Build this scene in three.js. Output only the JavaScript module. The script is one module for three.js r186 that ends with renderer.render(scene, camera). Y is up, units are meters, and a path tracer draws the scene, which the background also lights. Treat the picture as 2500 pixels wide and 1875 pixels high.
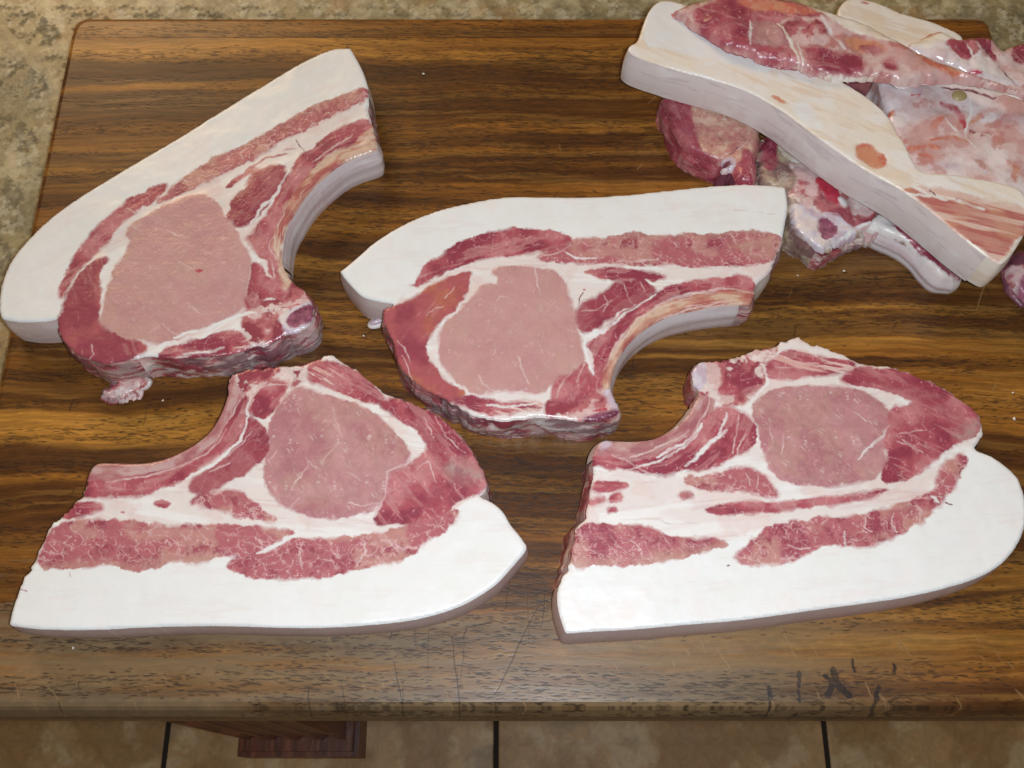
import * as THREE from 'three';
import { mergeGeometries } from 'three/addons/utils/BufferGeometryUtils.js';
import { RectAreaLightUniformsLib } from 'three/addons/lights/RectAreaLightUniformsLib.js';

// ------------------------------------------------------------------ camera, light, exposure
const BOARD = 0.945, COUNTER = 0.9;                 // heights of the board's top and of the counter
const EYE = new THREE.Vector3(0, 1.491, 0), TILT = 22.3 * Math.PI / 180, FOCAL = 2473;
const scene = new THREE.Scene();
const camera = new THREE.PerspectiveCamera(2 * Math.atan(937.5 / FOCAL) * 180 / Math.PI, 4 / 3, 0.05, 30);
camera.position.copy(EYE);
camera.up.set(0, 0, -1);
camera.lookAt(EYE.x, EYE.y - Math.cos(TILT), EYE.z - Math.sin(TILT));
camera.updateMatrixWorld();
const renderer = new THREE.WebGLRenderer({ antialias: true });
renderer.toneMapping = THREE.LinearToneMapping;
renderer.toneMappingExposure = 1.0;
renderer.shadowMap.enabled = true;
RectAreaLightUniformsLib.init();
scene.background = new THREE.Color().setRGB(0.15, 0.118, 0.08);
const FLASH = new THREE.Vector3(0.025, 1.505, 0.004);
const flash = new THREE.PointLight(new THREE.Color().setRGB(0.87, 0.96, 1.06), 1.03, 0, 2);
flash.position.copy(FLASH); flash.castShadow = true; flash.shadow.radius = 0.5;
flash.shadow.camera.near = 0.02; scene.add(flash);
const CEILING = new THREE.Vector3(-1.2, 2.5, -2.3);
const overhead = new THREE.RectAreaLight(new THREE.Color().setRGB(1.0, 0.68, 0.36), 11, 0.9, 0.7);
overhead.position.set(CEILING.x, CEILING.y - 0.03, CEILING.z); overhead.lookAt(-0.1, BOARD, -0.3); scene.add(overhead);

// ------------------------------------------------------------------ small tools
function rng(seed) { let a = seed >>> 0; return () => { a = (a + 0x6D2B79F5) | 0; let t = Math.imul(a ^ (a >>> 15), 1 | a); t = (t + Math.imul(t ^ (t >>> 7), 61 | t)) ^ t; return ((t ^ (t >>> 14)) >>> 0) / 4294967296; }; }
const clamp = (x, a = 0, b = 1) => Math.min(b, Math.max(a, x));
const step = (a, b, x) => { const t = clamp((x - a) / (b - a)); return t * t * (3 - 2 * t); };
const mixN = (a, b, t) => a + (b - a) * t;
// a point of the photograph, as a point at height y of the place
function at(px, py, y) {
  const c = Math.cos(TILT), s = Math.sin(TILT), u = -(py - 937.5);
  const d = [px - 1250, -c * FOCAL + s * u, -s * FOCAL - c * u], k = (y - EYE.y) / d[1];
  return [EYE.x + d[0] * k, EYE.z + d[2] * k];
}
const from = (x0, y0, s) => (...n) => { const r = []; for (let i = 0; i < n.length; i += 2) r.push([x0 + n[i] / s, y0 + n[i + 1] / s]); return r; };
const taken = {};
function numbered(name) { const n = taken[name] = (taken[name] ?? -1) + 1; return n ? name + '_' + String(n).padStart(3, '0') : name; }
function tag(o, label, category, group) { o.userData.label = label; if (category) o.userData.category = category; if (group) o.userData.group = group; return o; }
function thing(name, label, category, p = [0, 0, 0], group) { const o = new THREE.Group(); o.name = numbered(name); o.position.set(...p); tag(o, label, category, group); scene.add(o); return o; }
function put(name, geometry, material, parent) { const m = new THREE.Mesh(geometry, material); m.name = parent === scene ? numbered(name) : name; m.castShadow = m.receiveShadow = true; parent.add(m); return m; }

// ------------------------------------------------------------------ noise tiles (they wrap round)
const TN = 512;
function noiseTile(cells, octaves, seed, gain = 0.5) {
  const out = new Float32Array(TN * TN); let amp = 1, total = 0;
  for (let o = 0; o < octaves; o++, cells *= 2, amp *= gain) {
    const r = rng(seed + o * 101), g = new Float32Array(cells * cells); for (let i = 0; i < g.length; i++) g[i] = r();
    for (let y = 0; y < TN; y++) {
      const fy = y / TN * cells, y0 = Math.floor(fy), ty = fy - y0, sy = ty * ty * (3 - 2 * ty), r0 = (y0 % cells) * cells, r1 = ((y0 + 1) % cells) * cells;
      for (let x = 0; x < TN; x++) {
        const fx = x / TN * cells, x0 = Math.floor(fx), tx = fx - x0, sx = tx * tx * (3 - 2 * tx), x1 = (x0 + 1) % cells;
        out[y * TN + x] += amp * mixN(mixN(g[r0 + x0], g[r0 + x1], sx), mixN(g[r1 + x0], g[r1 + x1], sx), sy);
      }
    }
    total += amp;
  }
  let m = 0, v = 0; for (const a of out) m += a; m /= out.length; for (const a of out) v += (a - m) ** 2; v = Math.sqrt(v / out.length);
  for (let i = 0; i < out.length; i++) out[i] = clamp(0.5 + (out[i] - m) / v * 0.17);
  return out;
}
function webTile(cells, seed) {                       // distance between the nearest and the second nearest seed
  const r = rng(seed), pts = new Float32Array(cells * cells * 2), out = new Float32Array(TN * TN); for (let i = 0; i < pts.length; i++) pts[i] = r();
  for (let y = 0; y < TN; y++) for (let x = 0; x < TN; x++) {
    const fx = x / TN * cells, fy = y / TN * cells, cx = Math.floor(fx), cy = Math.floor(fy); let a = 9, b = 9;
    for (let j = -1; j < 2; j++) for (let i = -1; i < 2; i++) {
      const k = (((cy + j + cells) % cells) * cells + (cx + i + cells) % cells) * 2, d = Math.hypot(cx + i + pts[k] - fx, cy + j + pts[k + 1] - fy);
      if (d < a) { b = a; a = d; } else if (d < b) b = d;
    }
    out[y * TN + x] = b - a;
  }
  return out;
}
const NA = noiseTile(6, 6, 11), NB = noiseTile(7, 6, 77, 0.62), WEB = webTile(20, 5), WEB2 = webTile(28, 9);
function smp(t, u, v) {
  u = (u - Math.floor(u)) * TN; v = (v - Math.floor(v)) * TN;
  const x = u | 0, y = v | 0, fx = u - x, fy = v - y, x0 = x & 511, x1 = (x + 1) & 511, y0 = (y & 511) * TN, y1 = ((y + 1) & 511) * TN;
  return (t[y0 + x0] * (1 - fx) + t[y0 + x1] * fx) * (1 - fy) + (t[y1 + x0] * (1 - fx) + t[y1 + x1] * fx) * fy;
}
const toByte = (() => { const t = new Uint8Array(4096); for (let i = 0; i < 4096; i++) { const c = i / 4095; t[i] = Math.round(255 * (c < 0.0031308 ? 12.92 * c : 1.055 * c ** (1 / 2.4) - 0.055)); } return (c) => t[c <= 0 ? 0 : c >= 1 ? 4095 : (c * 4095) | 0]; })();
function texture(w, h, data, srgb, wrap) {
  const t = new THREE.DataTexture(data, w, h, THREE.RGBAFormat); t.magFilter = THREE.LinearFilter; t.minFilter = THREE.LinearMipmapLinearFilter; t.generateMipmaps = true;
  if (srgb) t.colorSpace = THREE.SRGBColorSpace;
  if (wrap) t.wrapS = t.wrapT = THREE.RepeatWrapping;
  t.needsUpdate = true; return t;
}
// colour and relief of a sheet from one function: fn(x, z) in metres fills C (linear colour, relief 0..1, roughness)
const C = { r: 0, g: 0, b: 0, h: 0.5, q: 0.5 };
const set = (r, g, b) => { C.r = r; C.g = g; C.b = b; };
const mix = (r, g, b, t) => { C.r += (r - C.r) * t; C.g += (g - C.g) * t; C.b += (b - C.b) * t; };
const scaleC = (k) => { C.r *= k; C.g *= k; C.b *= k; };
function sheet(w, h, sx, sz, fn, wrap = true) {       // sx, sz: metres covered
  const col = new Uint8Array(w * h * 4), rel = new Uint8Array(w * h * 4);
  for (let y = 0, i = 0; y < h; y++) for (let x = 0; x < w; x++, i += 4) {
    C.h = 0.5; C.q = 0.5; fn((x + 0.5) / w * sx, (y + 0.5) / h * sz);
    col[i] = toByte(C.r); col[i + 1] = toByte(C.g); col[i + 2] = toByte(C.b);
    rel[i] = 255 * clamp(C.h); rel[i + 1] = 255 * clamp(C.q); rel[i + 2] = 0; col[i + 3] = rel[i + 3] = 255;
  }
  return { map: texture(w, h, col, true, wrap), rel: texture(w, h, rel, false, wrap) };
}

// ------------------------------------------------------------------ what meat is made of: colour by kind of tissue
// each takes the place (x, z) and the place along and across the fibres (u, v), all in metres
const TISSUE = {
  fat(x, z, u, v) {
    const n = smp(NA, x / 0.11, z / 0.11), f = smp(NB, u / 0.16 + 0.3, v / 0.022), g = smp(NB, x / 0.02, z / 0.02);
    set(0.745, 0.74, 0.725); mix(0.765, 0.69, 0.665, 0.45 * step(0.5, 0.85, n)); mix(0.71, 0.70, 0.655, 0.4 * step(0.5, 0.2, n));
    mix(0.70, 0.615, 0.585, 0.28 * step(0.62, 0.8, f)); scaleC(0.985 + 0.03 * (g - 0.5));
    C.h = 0.5 + 0.1 * (g - 0.5) + 0.12 * (f - 0.5); C.q = 0.35;
  },
  seam(x, z, u, v) {                                   // creamier fat between the muscles, in layers
    const n = smp(NA, x / 0.09, z / 0.09), f = smp(NB, u / 0.2 + 0.1, v / 0.02), k = smp(NA, u / 0.25, v / 0.035 + 0.02 * n), g = smp(NB, x / 0.02, z / 0.02);
    set(0.70, 0.625, 0.595); mix(0.745, 0.715, 0.69, step(0.46, 0.7, k)); mix(0.68, 0.52, 0.485, 0.55 * step(0.55, 0.75, n)); mix(0.62, 0.42, 0.40, 0.4 * step(0.66, 0.8, f)); scaleC(0.985 + 0.05 * (g - 0.5));
    C.h = 0.5 + 0.4 * (k - 0.5) + 0.2 * (g - 0.5); C.q = 0.36;
  },
  ribpink(x, z, u, v) { TISSUE.rib(x, z, u, v); mix(0.41, 0.19, 0.205, 0.72); const n = smp(NA, u / 0.06, v / 0.03 + 0.3); mix(0.54, 0.4, 0.39, 0.5 * step(0.52, 0.7, n)); mix(0.27, 0.06, 0.085, 0.5 * step(0.45, 0.3, n)); },
  dull(x, z) { const n = smp(NB, x / 0.03, z / 0.03); set(0.37, 0.25, 0.225); mix(0.3, 0.14, 0.15, step(0.5, 0.7, n)); C.q = 0.28; },
  thread(x, z) { const n = smp(NB, x / 0.02, z / 0.02); set(0.62, 0.43, 0.42); mix(0.68, 0.55, 0.53, step(0.4, 0.7, n)); C.q = 0.34; },
  cream(x, z, u, v) {
    const n = smp(NA, x / 0.09, z / 0.09), f = smp(NB, u / 0.2, v / 0.03), g = smp(NB, x / 0.02, z / 0.02);
    set(0.74, 0.655, 0.56); mix(0.75, 0.7, 0.655, step(0.45, 0.75, n)); mix(0.66, 0.5, 0.36, 0.5 * step(0.56, 0.74, f)); mix(0.75, 0.7, 0.66, 0.6 * step(0.42, 0.3, f));
    C.h = 0.5 + 0.5 * (f - 0.5) + 0.3 * (g - 0.5); C.q = 0.42;
  },
  loin(x, z, u, v) {
    const n = smp(NA, x / 0.13, z / 0.13), m = smp(NB, x / 0.085 + 0.4, z / 0.085), g = smp(NB, x / 0.016, z / 0.016), f = smp(NB, u / 0.045, v / 0.014), t = smp(NB, x / 0.026 + 0.6, z / 0.026);
    set(0.44, 0.205, 0.212); mix(0.42, 0.235, 0.185, 0.45 * step(0.5, 0.74, n)); mix(0.385, 0.155, 0.175, 0.8 * step(0.52, 0.8, m)); mix(0.48, 0.26, 0.255, 0.6 * step(0.5, 0.25, m));
    const w = smp(WEB2, x / 0.085 + 0.01 * n, z / 0.085 + 0.01 * m);
    mix(0.5, 0.3, 0.295, 0.3 * step(0.12, 0.02, w) * step(0.35, 0.6, smp(NB, x / 0.06, z / 0.06)));
    const vein = smp(WEB, x / 0.36 + 0.07 * m, z / 0.36 + 0.07 * n);
    mix(0.62, 0.46, 0.44, 0.6 * step(0.04, 0.008, vein) * step(0.52, 0.66, smp(NA, x / 0.1 + 0.7, z / 0.1)));
    mix(0.6, 0.45, 0.43, 0.5 * step(0.77, 0.87, f)); mix(0.64, 0.5, 0.48, 0.5 * step(0.82, 0.9, t));
    scaleC(1 + 0.2 * (g - 0.5) + 0.12 * (smp(NA, u / 0.08, v / 0.02) - 0.5));
    C.h = 0.5 + 0.6 * (g - 0.5) - 0.12 * step(0.13, 0.02, w); C.q = 0.34;
  },
  loinpale(x, z, u, v) { TISSUE.loin(x, z, u, v); const n = smp(NA, x / 0.15 + 0.2, z / 0.15); mix(0.54, 0.315, 0.29, 0.5); mix(0.5, 0.33, 0.23, 0.2 * step(0.52, 0.72, n)); },
  red(x, z, u, v) {
    const n = smp(NA, x / 0.1, z / 0.1), g = smp(NB, x / 0.016, z / 0.016), f = smp(NB, u / 0.13, v / 0.02), k = smp(NA, u / 0.07 + 0.2, v / 0.03);
    set(0.36, 0.076, 0.098); mix(0.24, 0.034, 0.06, 0.85 * step(0.48, 0.7, n)); mix(0.46, 0.165, 0.175, step(0.46, 0.25, n));
    mix(0.5, 0.22, 0.22, 0.6 * step(0.55, 0.74, f));
    const w = smp(WEB, u / 0.16 + 0.03 * n, v / 0.09 + 0.03 * g);
    mix(0.56, 0.3, 0.3, 0.6 * step(0.09, 0.02, w) * step(0.46, 0.62, k)); mix(0.56, 0.33, 0.32, 0.5 * step(0.82, 0.9, g));
    scaleC(1 + 0.3 * (g - 0.5)); C.h = 0.45 + 0.5 * (g - 0.5) + 0.4 * (f - 0.5); C.q = 0.33;
  },
  dark(x, z, u, v) {
    TISSUE.red(x, z, u, v); mix(0.24, 0.034, 0.056, 0.5);
    const w = smp(WEB, u / 0.2 + 0.1, v / 0.13 + 0.03 * smp(NA, x / 0.08, z / 0.08)); mix(0.46, 0.2, 0.2, 0.35 * step(0.07, 0.015, w));
  },
  lean(x, z, u, v) {                                   // the smooth outer muscle of the back chops
    const n = smp(NA, x / 0.14 + 0.3, z / 0.14), g = smp(NB, x / 0.016, z / 0.016), f = smp(NB, u / 0.1, v / 0.03);
    set(0.375, 0.09, 0.1); mix(0.28, 0.052, 0.076, step(0.48, 0.75, n)); mix(0.42, 0.125, 0.085, step(0.45, 0.22, n)); mix(0.5, 0.22, 0.2, 0.4 * step(0.66, 0.84, f));
    scaleC(1 + 0.25 * (g - 0.5)); C.h = 0.5 + 0.5 * (g - 0.5); C.q = 0.33;
  },
  streak(x, z, u, v) {                                 // red layers with sinew between
    TISSUE.red(x, z, u, v);
    const s = smp(NA, u / 0.34, v / 0.042 + 0.02 * smp(NB, x / 0.05, z / 0.05)), s2 = smp(NB, u / 0.2 + 0.5, v / 0.03);
    mix(0.62, 0.36, 0.32, 0.9 * step(0.6, 0.68, s)); mix(0.68, 0.5, 0.45, 0.8 * step(0.66, 0.76, s2)); C.h += 0.25 * (s - 0.5);
  },
  belly(x, z, u, v) {
    const n = smp(NA, x / 0.1, z / 0.1), g = smp(NB, x / 0.016, z / 0.016), m = smp(NB, x / 0.05, z / 0.05);
    const w = smp(WEB, u / 0.16 + 0.07 * (n - 0.5) + 0.05 * (m - 0.5), v / 0.1 + 0.09 * (m - 0.5) + 0.02 * (g - 0.5)), w2 = smp(WEB2, u / 0.13 + 0.3 + 0.06 * n, v / 0.075 + 0.07 * m);
    set(0.395, 0.115, 0.132); mix(0.46, 0.215, 0.19, step(0.5, 0.72, n)); mix(0.29, 0.056, 0.082, step(0.52, 0.78, m));
    mix(0.59, 0.36, 0.355, 0.95 * step(0.07 + 0.12 * smp(NA, x / 0.05, z / 0.05 + 0.5), 0.0, w) * step(0.25, 0.5, smp(NA, x / 0.06 + 0.6, z / 0.06))); mix(0.52, 0.27, 0.265, 0.45 * step(0.1, 0.0, w2) * step(0.45, 0.6, m)); mix(0.6, 0.4, 0.385, 0.6 * step(0.8, 0.9, g));
    scaleC(1 + 0.24 * (g - 0.5)); C.h = 0.42 + 0.2 * step(0.0, 0.3, w) + 0.4 * (g - 0.5); C.q = 0.35;
  },
  bellypale(x, z, u, v) { TISSUE.belly(x, z, u, v); mix(0.46, 0.27, 0.21, 0.62); },
  rib(x, z, u, v) {                                    // thin flesh over the rib
    const n = smp(NA, u / 0.1, v / 0.03), g = smp(NB, x / 0.016, z / 0.016), f = smp(NB, u / 0.16, v / 0.018);
    set(0.48, 0.225, 0.165); mix(0.58, 0.4, 0.3, step(0.5, 0.68, n)); mix(0.38, 0.11, 0.1, step(0.48, 0.3, n)); mix(0.66, 0.5, 0.44, 0.7 * step(0.66, 0.8, f));
    scaleC(1 + 0.25 * (g - 0.5)); C.h = 0.5 + 0.5 * (g - 0.5) + 0.4 * (f - 0.5); C.q = 0.3;
  },
  mixed(x, z, u, v) {                                  // cartilage, sinew and red flesh round the bone
    const a = smp(NB, x / 0.06, z / 0.06), n = smp(NA, x / 0.075 + 0.05 * a, z / 0.075), g = smp(NB, x / 0.016, z / 0.016);
    set(0.42, 0.13, 0.135); mix(0.6, 0.4, 0.38, step(0.48, 0.6, n)); mix(0.27, 0.05, 0.07, step(0.46, 0.34, n)); mix(0.7, 0.6, 0.56, 0.8 * step(0.58, 0.72, a));
    scaleC(1 + 0.25 * (g - 0.5)); C.h = 0.5 + 0.5 * (a - 0.5) + 0.4 * (g - 0.5); C.q = 0.28;
  },
  bone(x, z, u, v) {
    const n = smp(NB, x / 0.05, z / 0.05), g = smp(NB, x / 0.012, z / 0.012);
    set(0.22, 0.062, 0.105); mix(0.32, 0.11, 0.16, step(0.5, 0.75, n)); mix(0.14, 0.025, 0.05, step(0.45, 0.25, n)); scaleC(1 + 0.5 * (g - 0.5)); C.h = 0.5 + 0.6 * (g - 0.5); C.q = 0.35;
  },
  cart(x, z) {
    const n = smp(NA, x / 0.06, z / 0.06), g = smp(NB, x / 0.016, z / 0.016); set(0.56, 0.5, 0.56); mix(0.66, 0.56, 0.54, step(0.45, 0.65, n)); mix(0.46, 0.27, 0.32, 0.5 * step(0.45, 0.28, n)); scaleC(1 + 0.15 * (g - 0.5)); C.h = 0.5 + 0.3 * (g - 0.5); C.q = 0.25;
  },
  blood(x, z) { const g = smp(NB, x / 0.016, z / 0.016); set(0.42, 0.035, 0.06); scaleC(0.85 + 0.3 * g); C.q = 0.25; },
  film(x, z, u, v) {                                   // shiny membrane with flesh showing through
    const a = smp(NB, x / 0.09, z / 0.09), n = smp(NA, x / 0.12 + 0.06 * a, z / 0.12), g = smp(NB, x / 0.02, z / 0.02);
    set(0.63, 0.47, 0.46); mix(0.7, 0.6, 0.6, step(0.48, 0.66, n)); mix(0.52, 0.27, 0.25, 0.75 * step(0.44, 0.3, n)); mix(0.46, 0.17, 0.14, 0.6 * step(0.64, 0.78, a)); scaleC(1 + 0.15 * (g - 0.5)); C.h = 0.5 + 0.9 * (a - 0.5); C.q = 0.2;
  },
  pink(x, z, u, v) {                                   // soft pink flesh under thin film
    TISSUE.film(x, z, u, v); const a = smp(NB, x / 0.05 + 0.2, z / 0.05), n = smp(NA, x / 0.08 + 0.4, z / 0.08);
    mix(0.55, 0.29, 0.26, 0.7); mix(0.42, 0.13, 0.12, 0.7 * step(0.52, 0.7, n)); mix(0.66, 0.5, 0.45, 0.6 * step(0.6, 0.75, a)); C.q = 0.3;
  },
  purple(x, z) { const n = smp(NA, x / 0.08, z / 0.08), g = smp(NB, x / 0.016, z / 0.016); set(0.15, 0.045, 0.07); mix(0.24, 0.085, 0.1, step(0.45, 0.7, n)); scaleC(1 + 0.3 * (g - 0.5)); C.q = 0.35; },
  orange(x, z) { const n = smp(NA, x / 0.07, z / 0.07), g = smp(NB, x / 0.014, z / 0.014); set(0.52, 0.15, 0.1); mix(0.56, 0.24, 0.14, step(0.45, 0.65, n)); mix(0.62, 0.36, 0.27, 0.6 * step(0.62, 0.8, g)); C.q = 0.35; },
  salmon(x, z, u, v) {                                 // long pale-streaked flesh
    const s = smp(NA, u / 0.5, v / 0.045), f = smp(NB, u / 0.25, v / 0.016), n = smp(NA, x / 0.1, z / 0.1); set(0.44, 0.14, 0.12); mix(0.52, 0.24, 0.16, step(0.45, 0.7, n)); mix(0.68, 0.5, 0.42, 0.85 * step(0.6, 0.72, s)); mix(0.56, 0.3, 0.24, 0.6 * step(0.55, 0.75, f)); C.h = 0.5 + 0.5 * (f - 0.5); C.q = 0.38;
  },
  pale(x, z, u, v) {                                   // dull cut face, tan pink
    const n = smp(NB, x / 0.05, z / 0.05), g = smp(NB, x / 0.014, z / 0.014), w = smp(WEB2, x / 0.1, z / 0.1); set(0.49, 0.235, 0.18); mix(0.42, 0.15, 0.135, step(0.52, 0.75, n)); mix(0.57, 0.36, 0.27, step(0.48, 0.28, n)); mix(0.62, 0.44, 0.38, 0.5 * step(0.08, 0.02, w)); scaleC(1 + 0.35 * (g - 0.5)); C.h = 0.5 + 0.6 * (g - 0.5); C.q = 0.45;
  },
  scrag(x, z, u, v) {                                  // dull grey-tan scraps of flesh on a bone
    const a = smp(NB, x / 0.05, z / 0.05), n = smp(NA, x / 0.07 + 0.06 * a, z / 0.07); set(0.3, 0.2, 0.155); mix(0.46, 0.36, 0.24, step(0.5, 0.66, n)); mix(0.2, 0.11, 0.1, step(0.48, 0.34, n)); mix(0.5, 0.42, 0.36, 0.5 * step(0.64, 0.78, a)); C.h = 0.5 + 0.8 * (a - 0.5); C.q = 0.4;
  },
  grey(x, z, u, v) { const n = smp(NA, x / 0.09, z / 0.09), f = smp(NB, u / 0.15, v / 0.02); set(0.655, 0.58, 0.545); mix(0.69, 0.635, 0.605, step(0.45, 0.7, n)); mix(0.48, 0.38, 0.4, 0.5 * step(0.6, 0.78, f)); C.q = 0.4; },
  // cut and skin sides, u along the edge and v up it
  rind(x, z, u, v) { const n = smp(NA, u / 0.1, v / 0.05), f = smp(NB, u / 0.13, v / 0.03), g = smp(NB, u / 0.02, v / 0.02); set(0.62, 0.5, 0.465); mix(0.68, 0.57, 0.53, step(0.45, 0.7, n)); mix(0.55, 0.38, 0.36, 0.4 * step(0.58, 0.76, f)); scaleC(1 + 0.08 * (g - 0.5)); C.h = 0.5 + 0.4 * (n - 0.5) + 0.3 * (g - 0.5); C.q = 0.5; },
  darkrind(x, z, u, v) { TISSUE.rind(x, z, u, v); mix(0.46, 0.31, 0.31, 0.6); },  // rind for the near chops' front sides, their shade mixed into the colour
  cut(x, z, u, v) { TISSUE.streak(x, z, u, v * 1.5); const n = smp(NA, u / 0.09 + 0.5, v / 0.06); mix(0.36, 0.28, 0.27, 0.75 * step(0.5, 0.66, n)); mix(0.14, 0.05, 0.06, 0.7 * step(0.47, 0.3, n)); C.q = 0.35; },
  chine(x, z, u, v) { TISSUE.mixed(u * 0.7, v, u, v); const n = smp(NA, u / 0.12 + 0.2, v / 0.05), f = smp(NB, u / 0.1, v / 0.025); mix(0.2, 0.1, 0.115, 0.8 * step(0.47, 0.62, n)); mix(0.48, 0.45, 0.42, 0.7 * step(0.62, 0.76, f)); C.q = 0.3; },
  ribside(x, z, u, v) { const n = smp(NA, u / 0.3, v / 0.04), f = smp(NB, u / 0.24, v / 0.02); set(0.6, 0.52, 0.52); mix(0.66, 0.6, 0.6, step(0.45, 0.65, n)); mix(0.5, 0.33, 0.34, 0.5 * step(0.55, 0.72, f)); C.h = 0.5 + 0.3 * (f - 0.5); C.q = 0.3; },
};
const RISE = { fat: 0.2, seam: -0.3, ribpink: -0.4, cream: 0.2, loin: 0.6, loinpale: 0.6, lean: 0.4, red: 0.0, dark: 0.2, streak: -0.2, belly: 0.1, rib: -0.5, mixed: -0.4, bone: -0.8, cart: 0.2, film: 0, salmon: -0.4, orange: -0.5 };

// sheets of the side tissues, 12 x 6 cm, wrapping along the edge
const SIDE = {};
for (const k of ['rind', 'darkrind', 'cut', 'chine', 'ribside', 'grey', 'cream', 'red', 'film', 'purple', 'scrag', 'pale']) {
  const s = sheet(384, 128, 0.144, 0.048, (u, v) => TISSUE[k](u, v, u, v));
  SIDE[k] = new THREE.MeshPhysicalMaterial({ map: s.map, bumpMap: s.rel, bumpScale: k === 'rind' || k === 'darkrind' || k === 'grey' || k === 'ribside' || k === 'cream' ? 0.00015 : 0.0008, roughness: k.includes('rind') ? 0.5 : 0.36, specularIntensity: 0.9 });
}

// ------------------------------------------------------------------ a cut of meat from its outline and the tissues seen on its face
function fillPoly(ids, w, h, pts, id) {
  let lo = 1e9, hi = -1e9; for (const p of pts) { lo = Math.min(lo, p[1]); hi = Math.max(hi, p[1]); }
  for (let y = Math.max(0, Math.floor(lo)); y <= Math.min(h - 1, Math.ceil(hi)); y++) {
    const xs = [], c = y + 0.5;
    for (let i = 0, j = pts.length - 1; i < pts.length; j = i++) { const a = pts[j], b = pts[i]; if ((a[1] <= c) !== (b[1] <= c)) xs.push(a[0] + (c - a[1]) / (b[1] - a[1]) * (b[0] - a[0])); }
    xs.sort((p, q) => p - q);
    for (let k = 0; k + 1 < xs.length; k += 2) for (let x = Math.max(0, Math.round(xs[k])); x < Math.min(w, Math.round(xs[k + 1])); x++) ids[y * w + x] = id;
  }
}
function drawLine(vk, vs, w, h, pts, width, id, full) {         // a vein that thins at both ends
  let total = 0; const len = pts.map((p, i) => i ? total += Math.hypot(p[0] - pts[i - 1][0], p[1] - pts[i - 1][1]) : 0);
  for (let i = 1; i < pts.length; i++) {
    const n = Math.ceil(len[i] - len[i - 1]) * 2;
    for (let k = 0; k <= n; k++) {
      const t = k / n, s = (len[i - 1] + (len[i] - len[i - 1]) * t) / total, r = width / 2 * (0.35 + 0.65 * Math.sqrt(Math.sin(Math.PI * clamp(s, 0.02, 0.98))));
      const x = mixN(pts[i - 1][0], pts[i][0], t), y = mixN(pts[i - 1][1], pts[i][1], t);
      for (let b = Math.floor(y - r - 1); b <= y + r + 1; b++) for (let a = Math.floor(x - r - 1); a <= x + r + 1; a++) if (a >= 0 && b >= 0 && a < w && b < h) { const c = full * clamp((r + 1 - Math.hypot(a + 0.5 - x, b + 0.5 - y)) / ((r > 9 ? 0.95 : 0.6) * r + 1)), q = b * w + a; if (c > vs[q]) { vs[q] = c; vk[q] = id; } }
    }
  }
}
function roundOff(pts, times = 2) {                     // cuts the corners of a closed outline
  for (let k = 0; k < times; k++) { const r = []; for (let i = 0; i < pts.length; i++) { const a = pts[i], b = pts[(i + 1) % pts.length]; const p = [mixN(a[0], b[0], 0.25), mixN(a[1], b[1], 0.25)], q = [mixN(a[0], b[0], 0.75), mixN(a[1], b[1], 0.75)]; if (a.length > 2) { p.push(...a.slice(2)); q.push(...a.slice(2)); } r.push(p, q); } pts = r; }
  return pts;
}
function scallop(pts, len, bulge, seed) {              // small plump lobes along an outline
  const r = rng(seed), out = []; let area = 0; pts.forEach((p, i) => { const q = pts[(i + 1) % pts.length]; area += p[0] * q[1] - q[0] * p[1]; }); const s = Math.sign(area);
  let at0 = 0, next = len * (0.5 + r()), size = next;
  pts.forEach((p, i) => { const q = pts[(i + 1) % pts.length], dx = q[0] - p[0], dy = q[1] - p[1], L = Math.hypot(dx, dy) || 1; for (let t = 0; t < L; t += 1.5) { if (at0 > next) { at0 = 0; size = next = len * (0.5 + r()); } const b = bulge * Math.min(1, size / len) * (Math.sqrt(Math.sin(Math.PI * clamp(at0 / size))) - 0.45); out.push([p[0] + dx / L * t + s * dy / L * b, p[1] + dy / L * t - s * dx / L * b]); at0 += 1.5; } });
  return out;
}
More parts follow.
